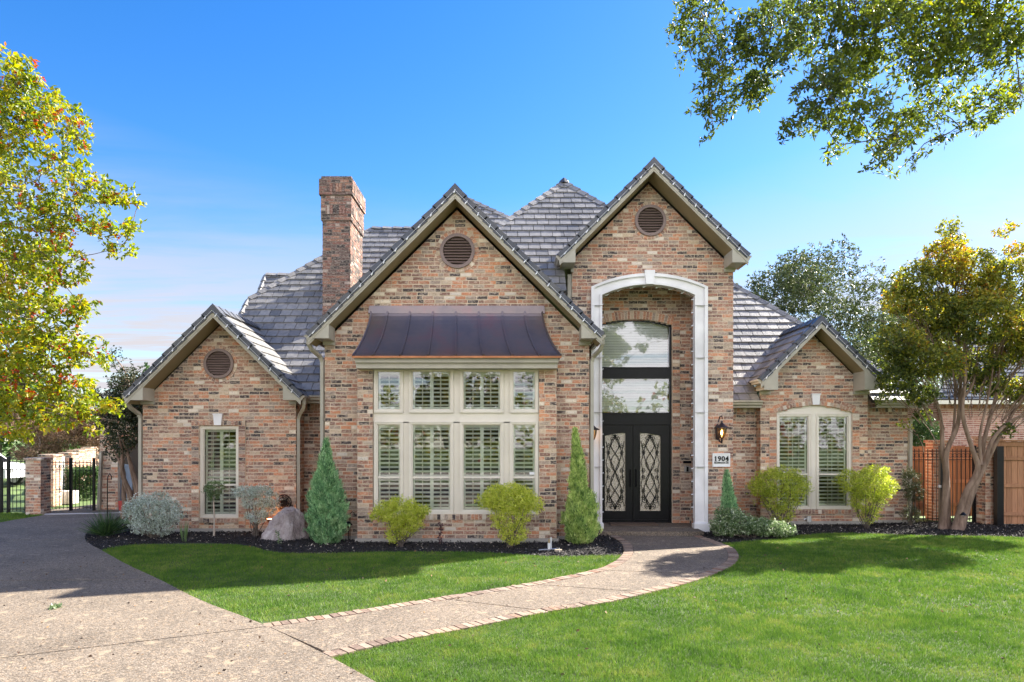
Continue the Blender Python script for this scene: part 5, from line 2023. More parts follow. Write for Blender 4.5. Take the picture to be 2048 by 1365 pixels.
# ================================================================== BED THINGS
def ico_rock(name, cx_, cy_, w, d_, h, label):
    import bmesh
    bm = bmesh.new()
    bmesh.ops.create_icosphere(bm, subdivisions=5, radius=1)
    from mathutils import noise as mn
    for v in bm.verts:
        p = v.co.copy()
        x, y, z = p
        f_ = 1 + .16 * mn.noise(p * 1.3 + Vector((3, 1, 7))) + .13 * (abs(mn.noise(p * 2.6)) - .2) + .09 * mn.noise(p * 6) + .05 * mn.noise(p * 14) + .02 * mn.noise(p * 30)
        f_ *= 1 - .14 * abs(mn.noise(Vector((x * 5, y * 5, z * 1.2))))
        z2 = max(z, -.15)
        top = (z2 + .15) / 1.15
        pinch = 1 - .52 * top ** 1.1
        v.co = Vector((x * f_ * pinch * w / 2 + top * .07 * w * 2.0, y * f_ * pinch * d_ / 2, top * h * (.86 + .14 * f_)))
    # knock flat facets
    for nrm, dist in ((Vector((.75, -.55, .38)), .40), (Vector((-.8, -.4, .55)), .47), (Vector((.1, -.9, .42)), .42), (Vector((.95, .1, .25)), .47), (Vector((.15, -.3, .95)), .62), (Vector((-.45, -.8, .35)), .44)):
        nrm.normalize()
        for v in bm.verts:
            q = Vector((v.co.x / w * 1.0, v.co.y / d_ * 1.0, v.co.z / h * .8))
            e = q.dot(nrm) - dist
            if e > 0:
                q -= nrm * e * .9
                v.co = Vector((q.x * w, q.y * d_, q.z * h / .8))
    for v in bm.verts:
        p = v.co
        k_ = .035 * mn.noise(p * 5) + .03 * (.4 - abs(mn.noise(Vector((p.x * 4 + p.z, p.y * 4, p.z * 2.5))))) * 1.2 + .016 * mn.noise(p * 16) + .008 * mn.noise(p * 34)
        v.co += Vector((p.x, p.y, max(0, p.z))).normalized() * k_
    for v in bm.verts:
        v.co += Vector((cx_, cy_, -.03))
    me = bpy.data.meshes.new(name)
    bm.to_mesh(me); bm.free()
    me.materials.append(ROCK)
    o_ = bpy.data.objects.new(name, me)
    COL.objects.link(o_)
    return tag(o_, label, 'boulder')
ico_rock('boulder', PX(570, 14.6) - .03, 14.7, 1.02, .85, .80, 'large pinkish grey boulder in the bed beside the left cypress')


def shrub_thing(name, loc, label, cat, group=None):
    return thing(name, loc, label, cat, group)


def stems(parent, base, targets, r0=.012, r1=.004, mat=BARK, name='stem', n=4):
    mb_ = MB()
    for t_ in targets:
        b0 = Vector(base) + Vector((random.uniform(-.06, .06), random.uniform(-.05, .05), 0))
        limb(mb_, b0, t_, r0, r1, .08, n, 5)
    return build(name, mb_, mat, parent)


def shrub(name, label, cat, px, py_base, Y, blobs, mat, n_tw, per, L_, Wd, mu=.5, sd=.18, spread=.05, upb=.4, group=None, stem_n=12, stem_mat=BARK, shell=.5, toplight=0.0):
    base = Vector((PX(px, Y), Y, 0))
    t_ = thing(name, tuple(base), label, cat, group)
    B = [(base.x + a, base.y + b2, c_, d_, e, f_) for a, b2, c_, d_, e, f_ in blobs]
    C, A, W, Ls, Ws, T, tw = foliage(B, n_tw, per, spread, L_, Wd, mu, sd, upb=upb, shell=shell)
    leaf_mesh('foliage', C, A, W, Ls, Ws, T, mat, t_, kind='stuff')
    idx = rng.choice(len(tw), stem_n, replace=False)
    stems(t_, base, [tuple(tw[i]) for i in idx], mat=stem_mat)
    return t_


# nandinas before the bay
shrub('nandina_shrub', 'feathery lime shrub left of the bay window middle, tallest stems leaning left', 'shrub', 800, 1088, 13.55,
      [(-.0, 0, .66, .45, .33, .22), (-.30, 0, .74, .26, .22, .17), (.28, 0, .66, .26, .24, .2), (.05, 0, .86, .32, .25, .14), (.02, 0, .38, .32, .2, .22), (-.12, 0, .2, .18, .14, .14), (.14, -.05, .45, .34, .2, .18), (-.42, 0, .62, .2, .18, .13), (.46, 0, .72, .16, .16, .12)],
      LF_LIME, 1500, 9, .045, .014, .62, .2, .06, .35, 'lime green shrubs along the house', 22)
shrub('nandina_shrub', 'dense yellow-green shrub at the right end of the bay window', 'shrub', 1018, 1094, 13.35,
      [(0, 0, .95, .50, .38, .30), (-.25, 0, 1.0, .3, .3, .24), (.26, 0, .92, .32, .3, .27), (.02, 0, .6, .42, .33, .3), (.08, 0, .28, .32, .24, .2), (0, 0, 1.16, .36, .25, .13), (-.48, 0, .92, .2, .18, .14), (.5, 0, .85, .2, .18, .18)],
      LF_LIME, 2100, 9, .047, .015, .68, .22, .06, .3, 'lime green shrubs along the house', 22)
# either side of the arched window
shrub('abelia_shrub', 'broad lime shrub left of the arched twin window, over the ground cover', 'shrub', 1560, 1045, 16.25,
      [(-.05, 0, 1.05, .68, .42, .32), (-.45, 0, 1.0, .35, .3, .25), (.40, 0, 1.02, .38, .3, .32), (.0, 0, .7, .55, .35, .3), (.12, 0, 1.35, .4, .3, .14), (-.25, 0, 1.32, .3, .3, .14), (.05, 0, .38, .3, .25, .25)],
      LF_LIME, 1700, 9, .05, .015, .42, .25, .07, .3, 'lime green shrubs along the house', 20)
shrub('abelia_shrub', 'round lime shrub right of the arched twin window with bright top', 'shrub', 1735, 1045, 16.2,
      [(.03, 0, 1.02, .60, .42, .38), (-.38, 0, 1.15, .38, .3, .3), (.32, 0, 1.0, .38, .3, .36), (.0, 0, .65, .45, .33, .3), (.18, 0, 1.38, .36, .3, .14), (.0, 0, .33, .25, .22, .22)],
      LF_LIME, 1700, 9, .05, .015, .45, .25, .07, .3, 'lime green shrubs along the house', 20)
# texas sage, silver
shrub('sage_shrub', 'big silver-green sage bush beside the driveway at the left corner', 'shrub', 306, 1085, 14.75,
      [(0, 0, .55, .58, .42, .34), (-.35, 0, .62, .3, .3, .28), (.32, 0, .55, .36, .32, .30), (.05, 0, .85, .4, .3, .16), (-.15, 0, .25, .36, .3, .2), (.2, 0, .22, .3, .3, .18)],
      LF_SIL, 2000, 9, .030, .017, .52, .24, .055, .25, 'silver sage shrubs', 22)
shrub('sage_shrub', 'thin leggy silver sage on bare stems right of the slim left window', 'shrub', 512, 1078, 14.95,
      [(-.22, 0, .98, .32, .25, .14), (.12, 0, 1.0, .3, .25, .13), (.36, 0, .82, .18, .18, .2), (-.05, 0, .76, .3, .25, .15), (.28, 0, .6, .16, .15, .15), (.0, 0, .45, .25, .2, .16)],
      LF_SIL, 1150, 9, .030, .017, .55, .22, .055, .2, 'silver sage shrubs', 16)
t_ = thing('standard_tree', (PX(428, 15.0), 15.0, 0), 'little standard tree on a thin pale stem before the slim window', 'small tree')
bx = PX(428, 15.0)
build('trunk', MB().tube([(bx, 15, 0), (bx + .01, 15, .4), (bx - .01, 15, .8), (bx, 15, 1.05)], [.022, .018, .014, .008], 6), paint('pale_stem', (.42, .36, .3), .8), t_)
C, A, W, Ls, Ws, T, tw = foliage([(bx, 15, 1.05, .24, .2, .16), (bx, 15, .88, .14, .14, .1)], 170, 8, .05, .045, .018, .4, .2)
leaf_mesh('crown', C, A, W, Ls, Ws, T, LF_GRN, t_, kind='stuff')

# grassy yucca
t_ = thing('yucca', (PX(213, 14.9), 14.9, 0), 'spiky dark blue-green yucca at the edge of the driveway', 'yucca')
n = 330
az = rng.uniform(0, 2 * math.pi, n)
el = rng.uniform(.25, 1.4, n)
base = np.array([[PX(213, 14.9), 14.9, .03]]) + rng.normal(0, .05, (n, 3)) * np.array([1, 1, .2])
A = np.stack([np.cos(az) * np.cos(el), np.sin(az) * np.cos(el), np.sin(el)], 1)
leaf_mesh('leaves', base, A, rand_dirs(n), rng.uniform(.4, .72, n), .013, rng.normal(.3, .25, n), LF_HEDGE, t_, fold=.1, kind='stuff')
t_ = thing('iris_clump', (PX(371, 14.1), 14.1, 0), 'slim upright iris leaves in the mulch by the sage bush', 'plant')
n = 16
base = np.array([[PX(371, 14.1), 14.1, .0]]) + rng.normal(0, .025, (n, 3)) * np.array([1, 1, 0])
leaf_mesh('leaves', base, rand_dirs(n) * .16 + np.array([0, 0, 1]), rand_dirs(n), rng.uniform(.25, .5, n), .03, rng.normal(.6, .15, n), LF_GRN, t_, fold=.1)
t_ = thing('seedling', (PX(560, 13.85), 13.85, 0), 'small green seedling in front of the boulder', 'plant')
n = 46
zz = rng.uniform(.02, .28, n)
base = np.stack([PX(560, 13.85) - .05 * zz / .28 + rng.normal(0, .01, n), np.full(n, 13.85), zz], 1)
leaf_mesh('leaves', base, rand_dirs(n) + np.array([0, 0, .5]), rand_dirs(n), .07, .02, rng.normal(.5, .2, n), LF_GRN, t_)
t_ = thing('burgundy_seedling', (PX(881, 13.85), 13.85, 0), 'thin burgundy-leaved plant between the two lime shrubs at the bay', 'plant')
n = 110
zz = rng.uniform(.03, .46, n)
base = np.stack([PX(881, 13.85) + rng.normal(0, .018, n), 13.85 + rng.normal(0, .018, n), zz], 1)
leaf_mesh('leaves', base, rand_dirs(n) + np.array([0, 0, -.2]), rand_dirs(n), .055, .022, rng.random(n), LF_BUR, t_)
build('stem', MB().tube([(PX(881, 13.85), 13.85, 0), (PX(881, 13.85), 13.85, .46)], .005, 4), BARK, t_)


def cypress(px, Y, prof, label, mat, n, lean=0.0, grp='blue-green cypresses beside the bay'):
    """prof: list of (z, radius, x offset)"""
    bx_ = PX(px, Y)
    t_ = thing('cypress', (bx_, Y, 0), label, 'conifer', grp)
    zs = np.array([p[0] for p in prof]); rs = np.array([p[1] * .80 for p in prof]); xs = np.array([p[2] for p in prof])
    zz = rng.uniform(zs[0], zs[-1], n * 4)
    R = np.interp(zz, zs, rs)
    keep = rng.random(n * 4) < R / rs.max()
    zz, R = zz[keep][:n], R[keep][:n]
    m_ = len(zz)
    a = rng.uniform(0, 2 * math.pi, m_)
    lump = 1 + .15 * np.sin(a * 5 + zz * 9) + .13 * np.sin(a * 3 - zz * 17 + 1) + (rng.random(m_) < .12) * rng.uniform(0, .3, m_)
    rr = R * lump * (rng.random(m_) ** .28) * 1.0
    tw = np.stack([bx_ + np.interp(zz, zs, xs) + rr * np.cos(a), Y + rr * np.sin(a), zz], 1)
    per = 7
    C = np.repeat(tw, per, 0) + rng.normal(0, .016, (m_ * per, 3))
    out = np.stack([np.cos(a) * .45, np.sin(a) * .45, np.full(m_, 1.1)], 1)
    A = np.repeat(out, per, 0) + rand_dirs(m_ * per) * .5
    T = np.repeat(rng.normal(.54, .24, m_) + .14 * np.sin(a * 4 + zz * 11), per) + rng.normal(0, .12, m_ * per)
    leaf_mesh('foliage', C, A, rand_dirs(m_ * per), rng.uniform(.035, .09, m_ * per), rng.uniform(.010, .019, m_ * per), T, mat, t_, kind='stuff')
    build('trunk', MB().tube([(bx_, Y, 0), (bx_ + xs[-1], Y, zs[-1] * .9)], [.03, .008], 6), BARK, t_)
cypress(655, 13.95, [(.02, .24, 0), (.2, .38, 0), (.5, .43, .0), (.9, .40, -.01), (1.2, .31, -.02), (1.5, .19, -.03), (1.8, .10, -.03), (2.12, .02, -.02)],
        'broad bushy blue-green cypress to the left of the bay window', LF_CYP, 6500)
cypress(1161, 13.95, [(.02, .24, 0), (.2, .36, .02), (.5, .38, .0), (.78, .34, .03), (1.0, .25, .02), (1.12, .19, -.04), (1.35, .17, -.05), (1.7, .12, -.06), (2.0, .07, -.08), (2.34, .015, -.12)],
        'slim pointed pale-green cypress just left of the entry arch', LF_CYPL, 6000)
cypress(1456, 15.25, [(.1, .13, 0), (.6, .18, .02), (.9, .13, .0), (1.2, .07, -.02), (1.42, .015, -.03)],
        'young thin cypress under the house number plaque', LF_CYP, 1200)

# ground cover by the entry
shrub('ground_cover_shrub', 'low glossy pale-flecked ground cover mound right of the entry pillar', 'shrub', 1500, 1085, 14.75,
      [(-.55, 0, .25, .34, .35, .22), (-.2, 0, .28, .38, .4, .22), (.2, 0, .25, .4, .4, .2), (.58, 0, .2, .35, .35, .17), (-.35, 0, .5, .26, .25, .14), (.85, .1, .16, .2, .25, .12), (-.6, 0, .52, .18, .2, .16)],
      LF_GRN, 2100, 8, .042, .024, .62, .26, .05, .45, None, 10)
shrub('upright_shrub', 'sparse dark upright shrub at the right corner of the house', 'shrub', 1822, 1048, 16.7,
      [(0, 0, 1.1, .24, .2, .28), (.08, 0, .8, .26, .2, .22), (-.02, 0, .3, .24, .2, .22), (-.06, 0, 1.3, .15, .15, .16)],
      LF_DARK, 620, 9, .05, .011, .6, .25, .07, .5, None, 8)

# path lights and hardware
def shepherd(px, Y, h, label, r_=.008):
    x = PX(px, Y)
    pts = [(x, Y, 0), (x, Y, h * .86), (x + .01, Y, h * .95), (x + .05, Y, h), (x + .09, Y, h * .96), (x + .09, Y, h * .90)]
    o_ = build('garden_hook', MB().tube(pts, r_, 5), BLACK)
    return tag(o_, label, 'garden hook')
shepherd(700, 14.3, .62, 'short black garden hook between the left cypress and the bay')
shepherd(215, 15.6, 1.35, 'tall thin black pole behind the yucca by the driveway', .012)
def path_light(px, Y, h, label, lit):
    x = PX(px, Y)
    t_ = thing('path_light', (x, Y, 0), label, 'garden light')
    build('stake', MB().tube([(x, Y, 0), (x, Y, h)], .010, 6), BLACK if not lit else FLESH, t_)
    build('lamp_cap', MB().lathe((x, Y, h), [(0, .07), (.03, .06), (.085, .0), (.085, -.008), (0, .0)], 12), BLACK if not lit else FLESH, t_)
    build('lamp_glass', MB().lathe((x, Y, h), [(.03, -.005), (.034, -.03), (.03, -.055), (0, -.058)], 10), GLOW if lit else PAN, t_)
    return t_
x_ = PX(538, 15.3)
t_ = thing('uplight', (x_, 15.35, 0), 'small lit orange garden spotlight left of the boulder', 'garden light')
build('lamp_housing', MB().lathe((x_, 15.35, .30), [(0, -.03), (.05, -.02), (.06, .03), (.062, .05)], 12), FLESH, t_)
build('lamp_glass', MB().lathe((x_, 15.35, .30), [(0, .045), (.055, .045), (.05, .03)], 12), GLOW, t_)
build('stake', MB().tube([(x_, 15.35, 0), (x_, 15.35, .28)], .01, 6), BLACK, t_)
lg = bpy.data.lights.new('uplight_lamp', 'POINT'); lg.energy = 0.35; lg.color = (1, .42, .14); lg.shadow_soft_size = .04
lo = bpy.data.objects.new('uplight_lamp', lg); lo.location = (x_, 15.35, .42); COL.objects.link(lo)
path_light(697, 14.25, .36, 'small white-topped solar light right of the left cypress', False)
path_light(1925, 15.9, .38, 'black path light in front of the crape myrtle trunk', False)
# irrigation pipe stub
x_, y_ = PX(1098, 13.05), 13.05
t_ = thing('sprinkler_valve', (x_, y_, 0), 'capped white and brass sprinkler pipe fitting lying in the mulch', 'pipe fitting')
build('riser', MB().tube([(x_, y_, 0), (x_, y_, .16)], .026, 8), PLASTIC, t_)
build('brass_cap', MB().tube([(x_, y_, .16), (x_, y_, .23)], .02, 8), paint('brass', (.4, .3, .18), .4, .1, 8, .6), t_)
build('small_riser', MB().tube([(x_ + .04, y_ + .03, 0), (x_ + .04, y_ + .03, .26)], .013, 8), PLASTIC, t_)
build('pipe', MB().tube([(x_ - .2, y_ - .05, .03), (x_ + .15, y_ + .05, .035), (x_ + .2, y_, .05)], .016, 8), ALU, t_)
build('box', MB().box(x_ + .10, x_ + .24, y_ - .14, y_ - .06, 0, .05), paint('tan_plastic', (.4, .34, .26), .5), t_)

# ================================================================== TREES
def branch_tree(t_, base, trunk_top, blobs, r0, mat, per_blob=2, r_br=.05, bend=.1, n=7, tw=None, twn=120, twr=.006):
    """trunk, then every leaf mass hangs on the nearest limb already grown"""
    mb_ = MB()
    limb(mb_, base, trunk_top, r0, r0 * .62, .04, 9, 8)
    tt = Vector(trunk_top)
    nodes = [(tt, r0 * .6)]
    order = sorted(blobs, key=lambda q: (Vector(q[:3]) - tt).length)
    for b2 in order:
        c_ = Vector(b2[:3])
        best = min(nodes, key=lambda nd: (nd[0] - c_).length + .25 * (nd[0] - tt).length)
        L0 = (best[0] - c_).length
        r1 = max(.006, min(best[1] * .8, r_br * (.25 + .1 * L0)))
        pts = limb(mb_, best[0], c_, r1, max(.004, r1 * .4), bend, n if r1 > .03 else 5, 6)
        for k, p in enumerate(pts[1:]):
            nodes.append((p, r1 * (1 - .6 * (k + 1) / 6)))
    trunk = build('trunk', mb_, mat, t_)
    if tw is not None:
        m2 = MB()
        nd = np.array([tuple(p[0]) for p in nodes])
        ids = rng.choice(len(tw), min(twn, len(tw)), replace=False)
        for i in ids:
            d_ = np.linalg.norm(nd - tw[i], axis=1)
            j = int(np.argmin(d_))
            if d_[j] > .03:
                limb(m2, nodes[j][0], tw[i], twr * 1.4, twr * .6, .15, 4, 4)
        build('twigs', m2, mat, t_, kind='stuff')
    return trunk


def blob_px(px, py, Y, rx, rz, ry=None):
    p = P(px, py, Y)
    return (p.x, Y, p.z, rx, ry or rx, rz)


# yellow tree on the left (trunk stands outside the picture)
t_ = thing('autumn_tree', (-10.2, 9.6, 0), 'tree with yellow-green leaves and red berries leaning in over the driveway', 'tree')
bl_ = [blob_px(15, 150, 9.2, .40, .35), blob_px(55, 200, 9.5, .45, .35), blob_px(110, 235, 9.3, .42, .28), blob_px(150, 270, 9.1, .25, .28), blob_px(20, 260, 9.4, .5, .4),
       blob_px(130, 330, 9.4, .36, .22), blob_px(50, 370, 9.0, .45, .35), blob_px(170, 375, 9.2, .36, .22), blob_px(230, 385, 9.2, .30, .17), blob_px(280, 400, 9.1, .11, .09),
       blob_px(225, 455, 9.2, .30, .15), blob_px(150, 430, 9.5, .42, .26), blob_px(265, 455, 9.0, .17, .08), blob_px(60, 460, 9.2, .55, .36), blob_px(240, 500, 9.2, .20, .1),
       blob_px(30, 560, 9.5, .6, .45), blob_px(110, 530, 8.9, .42, .3), blob_px(140, 620, 9.3, .30, .22), blob_px(165, 610, 9.1, .20, .14), blob_px(70, 640, 9.0, .52, .36), blob_px(100, 700, 9.2, .50, .3),
       blob_px(170, 700, 9.3, .30, .22), blob_px(200, 720, 9.1, .18, .15), blob_px(20, 700, 9.5, .55, .45), blob_px(50, 770, 9.1, .55, .35), blob_px(140, 780, 9.3, .38, .22),
       blob_px(200, 815, 9.2, .28, .17), blob_px(230, 812, 9.1, .16, .1), blob_px(120, 830, 9.0, .38, .2), blob_px(30, 840, 9.2, .45, .3), blob_px(190, 855, 9.3, .14, .12),
       blob_px(-120, 300, 9.6, .9, .8), blob_px(-120, 520, 9.6, 1.0, .8), blob_px(-110, 740, 9.5, 1.0, .7), blob_px(-260, 420, 10, 1.2, 1.2)]
C, A, W, Ls, Ws, T, tw = foliage(bl_, 6600, 8, .07, .080, .038, .49, .20, droop=.25, shell=.35)
# berry clusters: reddest tone in small bunches
red = rng.random(len(tw)) < .055
T = T.reshape(-1, 8); T[red] = rng.uniform(.9, 1.0, (red.sum(), 8)); T = T.reshape(-1)
Ls = Ls.reshape(-1, 8); Ls[red] *= .55; Ls = Ls.reshape(-1)
leaf_mesh('crown', C, A, W, Ls, Ws, T, LF_YEL, t_, kind='stuff')
branch_tree(t_, (-10.2, 9.6, 0), (-9.6, 9.6, 2.6), bl_, .17, BARK, r_br=.045, tw=tw, twn=700, twr=.006)

# oak whose branches hang into the top right corner
t_ = thing('oak_tree', (9.0, 5.2, 0), 'green oak branches hanging into the sky at the top right corner', 'tree')
bl_ = []
for px, py, rx, rz in ((1400, 40, .30, .28), (1450, 110, .34, .26), (1430, 185, .24, .17), (1490, 190, .28, .16), (1540, 60, .38, .30), (1530, 150, .28, .2), (1425, 252, .13, .06), (1370, 110, .07, .06), (1362, 35, .12, .12),
                       (1640, 70, .42, .32), (1650, 170, .32, .22), (1640, 235, .25, .12), (1590, 250, .12, .07), (1700, 140, .4, .3), (1720, 230, .34, .2), (1790, 270, .33, .17), (1770, 310, .18, .08), (1810, 330, .15, .05),
                       (1760, 60, .45, .35), (1850, 120, .42, .3), (1860, 220, .34, .18), (1890, 50, .45, .3), (1900, 265, .12, .06), (1960, 100, .45, .3), (1970, 190, .24, .12), (1985, 230, .14, .1), (2040, 60, .4, .3), (2040, 170, .2, .14),
                       (1580, 8, .4, .2), (1700, 0, .5, .25), (1820, 0, .5, .25), (1950, 0, .5, .25), (2035, 195, .12, .08), (1680, 290, .13, .05)):
    bl_.append(blob_px(px, py, random.uniform(6.0, 7.2), rx * .80, rz * .80, .4))
bl_ += [(2.8, 6.2, 7.3, .9, .7, .5), (4.6, 6.0, 7.6, 1.1, .9, .6), (6.0, 5.5, 7.0, 1.1, 1.0, .8)]
C, A, W, Ls, Ws, T, tw = foliage(bl_, 9500, 7, .05, .062, .024, .43, .24, droop=.1, shell=.25,
                                 tone_fn=lambda tw: .22 * ((tw[:, 0] / tw[:, 1] * F + CX) > 1680) - .08)  # sunlight put into leaf colour: right-hand leaves toned brighter, the rest darker
leaf_mesh('crown', C, A, W, Ls, Ws, T, LF_OAK, t_, kind='stuff')
branch_tree(t_, (9.0, 5.2, 0), (7.6, 5.8, 5.2), bl_, .28, BARK, r_br=.05, bend=.12, tw=tw, twn=1100, twr=.003)

# crape myrtle on the right with many trunks
Yt = 16.1
t_ = thing('crape_myrtle', (PX(1898, Yt), Yt, 0), 'multi-trunk crape myrtle turning yellow in front of the side gate', 'tree')
mb_ = MB()
tr = [[(1885, 1055), (1892, 960), (1893, 905), (1915, 850), (1921, 780), (1918, 700), (1915, 620)], [(1893, 1055), (1893, 960), (1885, 900), (1882, 840), (1868, 800), (1840, 770)],
      [(1910, 1055), (1930, 990), (1955, 940), (1945, 900), (1925, 830), (1930, 760), (1930, 680), (1925, 600)], [(1915, 1055), (1938, 985), (1962, 930), (1968, 880), (1990, 800), (1998, 740), (2010, 660)],
      [(1920, 1055), (1945, 985), (1975, 920), (2000, 870), (2030, 820), (2070, 760)], [(1918, 1055), (1940, 990), (1965, 940), (1985, 880), (2025, 840), (2060, 830)],
      [(1893, 905), (1905, 870), (1910, 800), (1905, 740), (1890, 660)], [(1921, 800), (1945, 770), (1952, 720), (1965, 640)], [(1962, 930), (1960, 870), (1975, 800), (1985, 740), (1990, 640)]]
for k, l in enumerate(tr):
    pts = [P(x, y, Yt + .15 * math.sin(k * 2.2) + .25 * (i / len(l)) * math.sin(k * 3.1)) for i, (x, y) in enumerate(l)]
    if l[0][1] > 1050: pts[0].z = 0
    r0 = .085 if k < 6 else .04
    sm = smooth3 = []
    for i in range(len(pts) - 1):
        a, b2, c_, d_ = pts[max(i - 1, 0)], pts[i], pts[i + 1], pts[min(i + 2, len(pts) - 1)]
        for j in range(4):
            t = j / 4
            sm.append(0.5 * ((2 * b2) + (c_ - a) * t + (2 * a - 5 * b2 + 4 * c_ - d_) * t * t + (3 * b2 - 3 * c_ + d_ - a) * t ** 3))
    sm.append(pts[-1])
    nn = len(sm)
    mb_.tube(sm, [r0 * (1 - .8 * (i / nn) ** .8) * (1 + .25 * math.exp(-i * .6)) for i in range(nn)], 9)
build('trunk', mb_, BARKC, t_, smooth=True)
bl_ = []
for px, py, rx, rz in ((1895, 455, .22, .25), (1890, 520, .5, .5), (1940, 540, .6, .5), (1830, 560, .5, .4), (1800, 600, .4, .35), (1870, 620, .7, .5), (1960, 640, .8, .6), (2020, 560, .6, .5), (2010, 460, .22, .15),
                       (2040, 500, .3, .2), (1800, 680, .55, .4), (1860, 720, .7, .4), (1950, 730, .7, .4), (2030, 690, .6, .5), (1790, 760, .45, .3), (1840, 790, .35, .2), (2030, 780, .5, .3), (1980, 770, .5, .25), (1780, 720, .3, .3),
                       (1810, 850, .13, .12), (1845, 830, .2, .13), (1905, 490, .3, .3), (1770, 800, .2, .12), (2010, 860, .2, .15), (1975, 590, .5, .4), (2100, 650, .9, .8), (2110, 780, .8, .5), (1860, 660, .5, .4)):
    bl_.append(blob_px(px, py, Yt + random.uniform(-.7, .6), rx, rz, rx * 1.2))
bl_ = [b2 if b2[3] < .26 else (b2[0], b2[1], b2[2], b2[3], b2[4], b2[5]) for b2 in bl_]
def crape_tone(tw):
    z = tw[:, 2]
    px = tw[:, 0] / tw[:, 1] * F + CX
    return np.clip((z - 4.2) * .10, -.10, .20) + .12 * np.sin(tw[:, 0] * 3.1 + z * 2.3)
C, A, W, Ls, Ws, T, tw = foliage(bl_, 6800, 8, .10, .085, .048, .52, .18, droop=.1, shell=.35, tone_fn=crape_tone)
leaf_mesh('crown', C, A, W, Ls, Ws, T, LF_CRAPE, t_, kind='stuff')
m2 = MB()
for i in rng.choice(len(tw), 420, replace=False):
    p = Vector(tw[i])
    q = P(1925 + (CX + p.x / p.y * F - 1925) * .62, 0, Yt)
    q = Vector((q.x, Yt, p.z - .6 - .25 * random.random()))
    limb(m2, q, p, .012, .004, .12, 4, 4)
build('twigs', m2, BARKC, t_, kind='stuff')

# live oak behind the right roof
def round_tree(name, label, x, Y, z0, z1, rx, mat, n_tw, L_, Wd, mu=.45, sd=.2, bark=BARK, nb=22, seed=0, group=None, extra=(), shell=.55, trunk_r=.22, per=9):
    r_ = random.Random(seed)
    t_ = thing(name, (x, Y, 0), label, 'tree', group)
    bl_ = []
    cz, rz = (z0 + z1) / 2, (z1 - z0) / 2
    for i in range(nb):
        a = r_.uniform(0, 2 * math.pi); u = r_.uniform(-.85, .95); q = math.sqrt(max(0, 1 - u * u)) * r_.uniform(.45, .85)
        s_ = r_.uniform(.2, .36)
        bl_.append((x + rx * q * math.cos(a), Y + rx * q * math.sin(a) * .8, cz + rz * u * .85, rx * s_, rx * s_, rz * s_ * .9))
    bl_.append((x, Y, cz, rx * .5, rx * .4, rz * .6))
    bl_ += list(extra)
    C, A, W, Ls, Ws, T, tw = foliage(bl_, n_tw, per, .16, L_, Wd, mu, sd, shell=shell)
    leaf_mesh('crown', C, A, W, Ls, Ws, T, mat, t_, kind='stuff')
    branch_tree(t_, (x, Y, 0), (x, Y, max(z0 + .2, z1 * .25)), [b2 for b2 in bl_[::2]], trunk_r, bark, r_br=trunk_r * .4, tw=tw, twn=160, twr=.012)
    return t_
round_tree('live_oak', 'grey-green live oak rising behind the right-hand roof', 12.0, 27.5, 2.0, 9.7, 4.4, LF_LIVE, 8200, .13, .055, seed=9, nb=38, shell=.75,
           extra=[(9.0, 26.5, 6.0, 1.1, 1, 1.2), (10.2, 26.5, 7.6, 1.2, 1, 1.1), (13.8, 26.5, 8.4, .8, 1, .7), (15.0, 26.5, 7.9, .7, .8, .5), (10.6, 26.5, 8.9, .6, .7, .4), (9.3, 26.5, 7.6, .6, .7, .6), (16.3, 26.4, 6.6, .9, .9, .7), (16.9, 26.4, 4.6, 1.0, .9, .9), (13.8, 26.5, 7.2, 1.3, 1, 1.2), (15.2, 26.3, 5.4, 1.3, 1, 1.3), (12.6, 26.2, 9.1, .7, .7, .7), (8.4, 26.6, 4.4, .9, .9, 1.0)])
round_tree('live_oak', 'live oak crown far behind the crape myrtle and neighbour roof', 20.5, 34, 1.5, 9.5, 4.6, LF_LIVE, 2200, .18, .08, seed=5, group=None)
st_ = round_tree('small_tree', 'dark thin-leaved small tree at the left corner of the house', PX(238, 18.2), 18.4, 1.35, 4.1, 1.0, LF_DARK, 1500, .065, .04, mu=.4, sd=.28, seed=8, nb=18,
           bark=BARKC, trunk_r=.07, extra=[(PX(225, 18.2), 18.3, 4.3, .25, .2, .3), (PX(262, 18), 18.1, 3.4, .5, .4, .7), (PX(255, 18.2), 18, 2.3, .45, .4, .6)])
t_ = st_
mb_ = MB()
for l in ([(268, 1020), (262, 985), (250, 960), (240, 925), (228, 900)], [(272, 1020), (272, 980), (262, 935), (255, 905), (245, 880)], [(275, 1020), (276, 975), (266, 940), (258, 915)], [(262, 1022), (258, 990), (244, 950), (244, 900), (238, 870)]):
    pts = [P(x, y, 18.0) for x, y in l]
    pts[0].z = 0
    mb_.tube(pts, [.055, .05, .045, .035, .02][:len(pts)], 7)
build('stem', mb_, BARKC, t_, smooth=True)

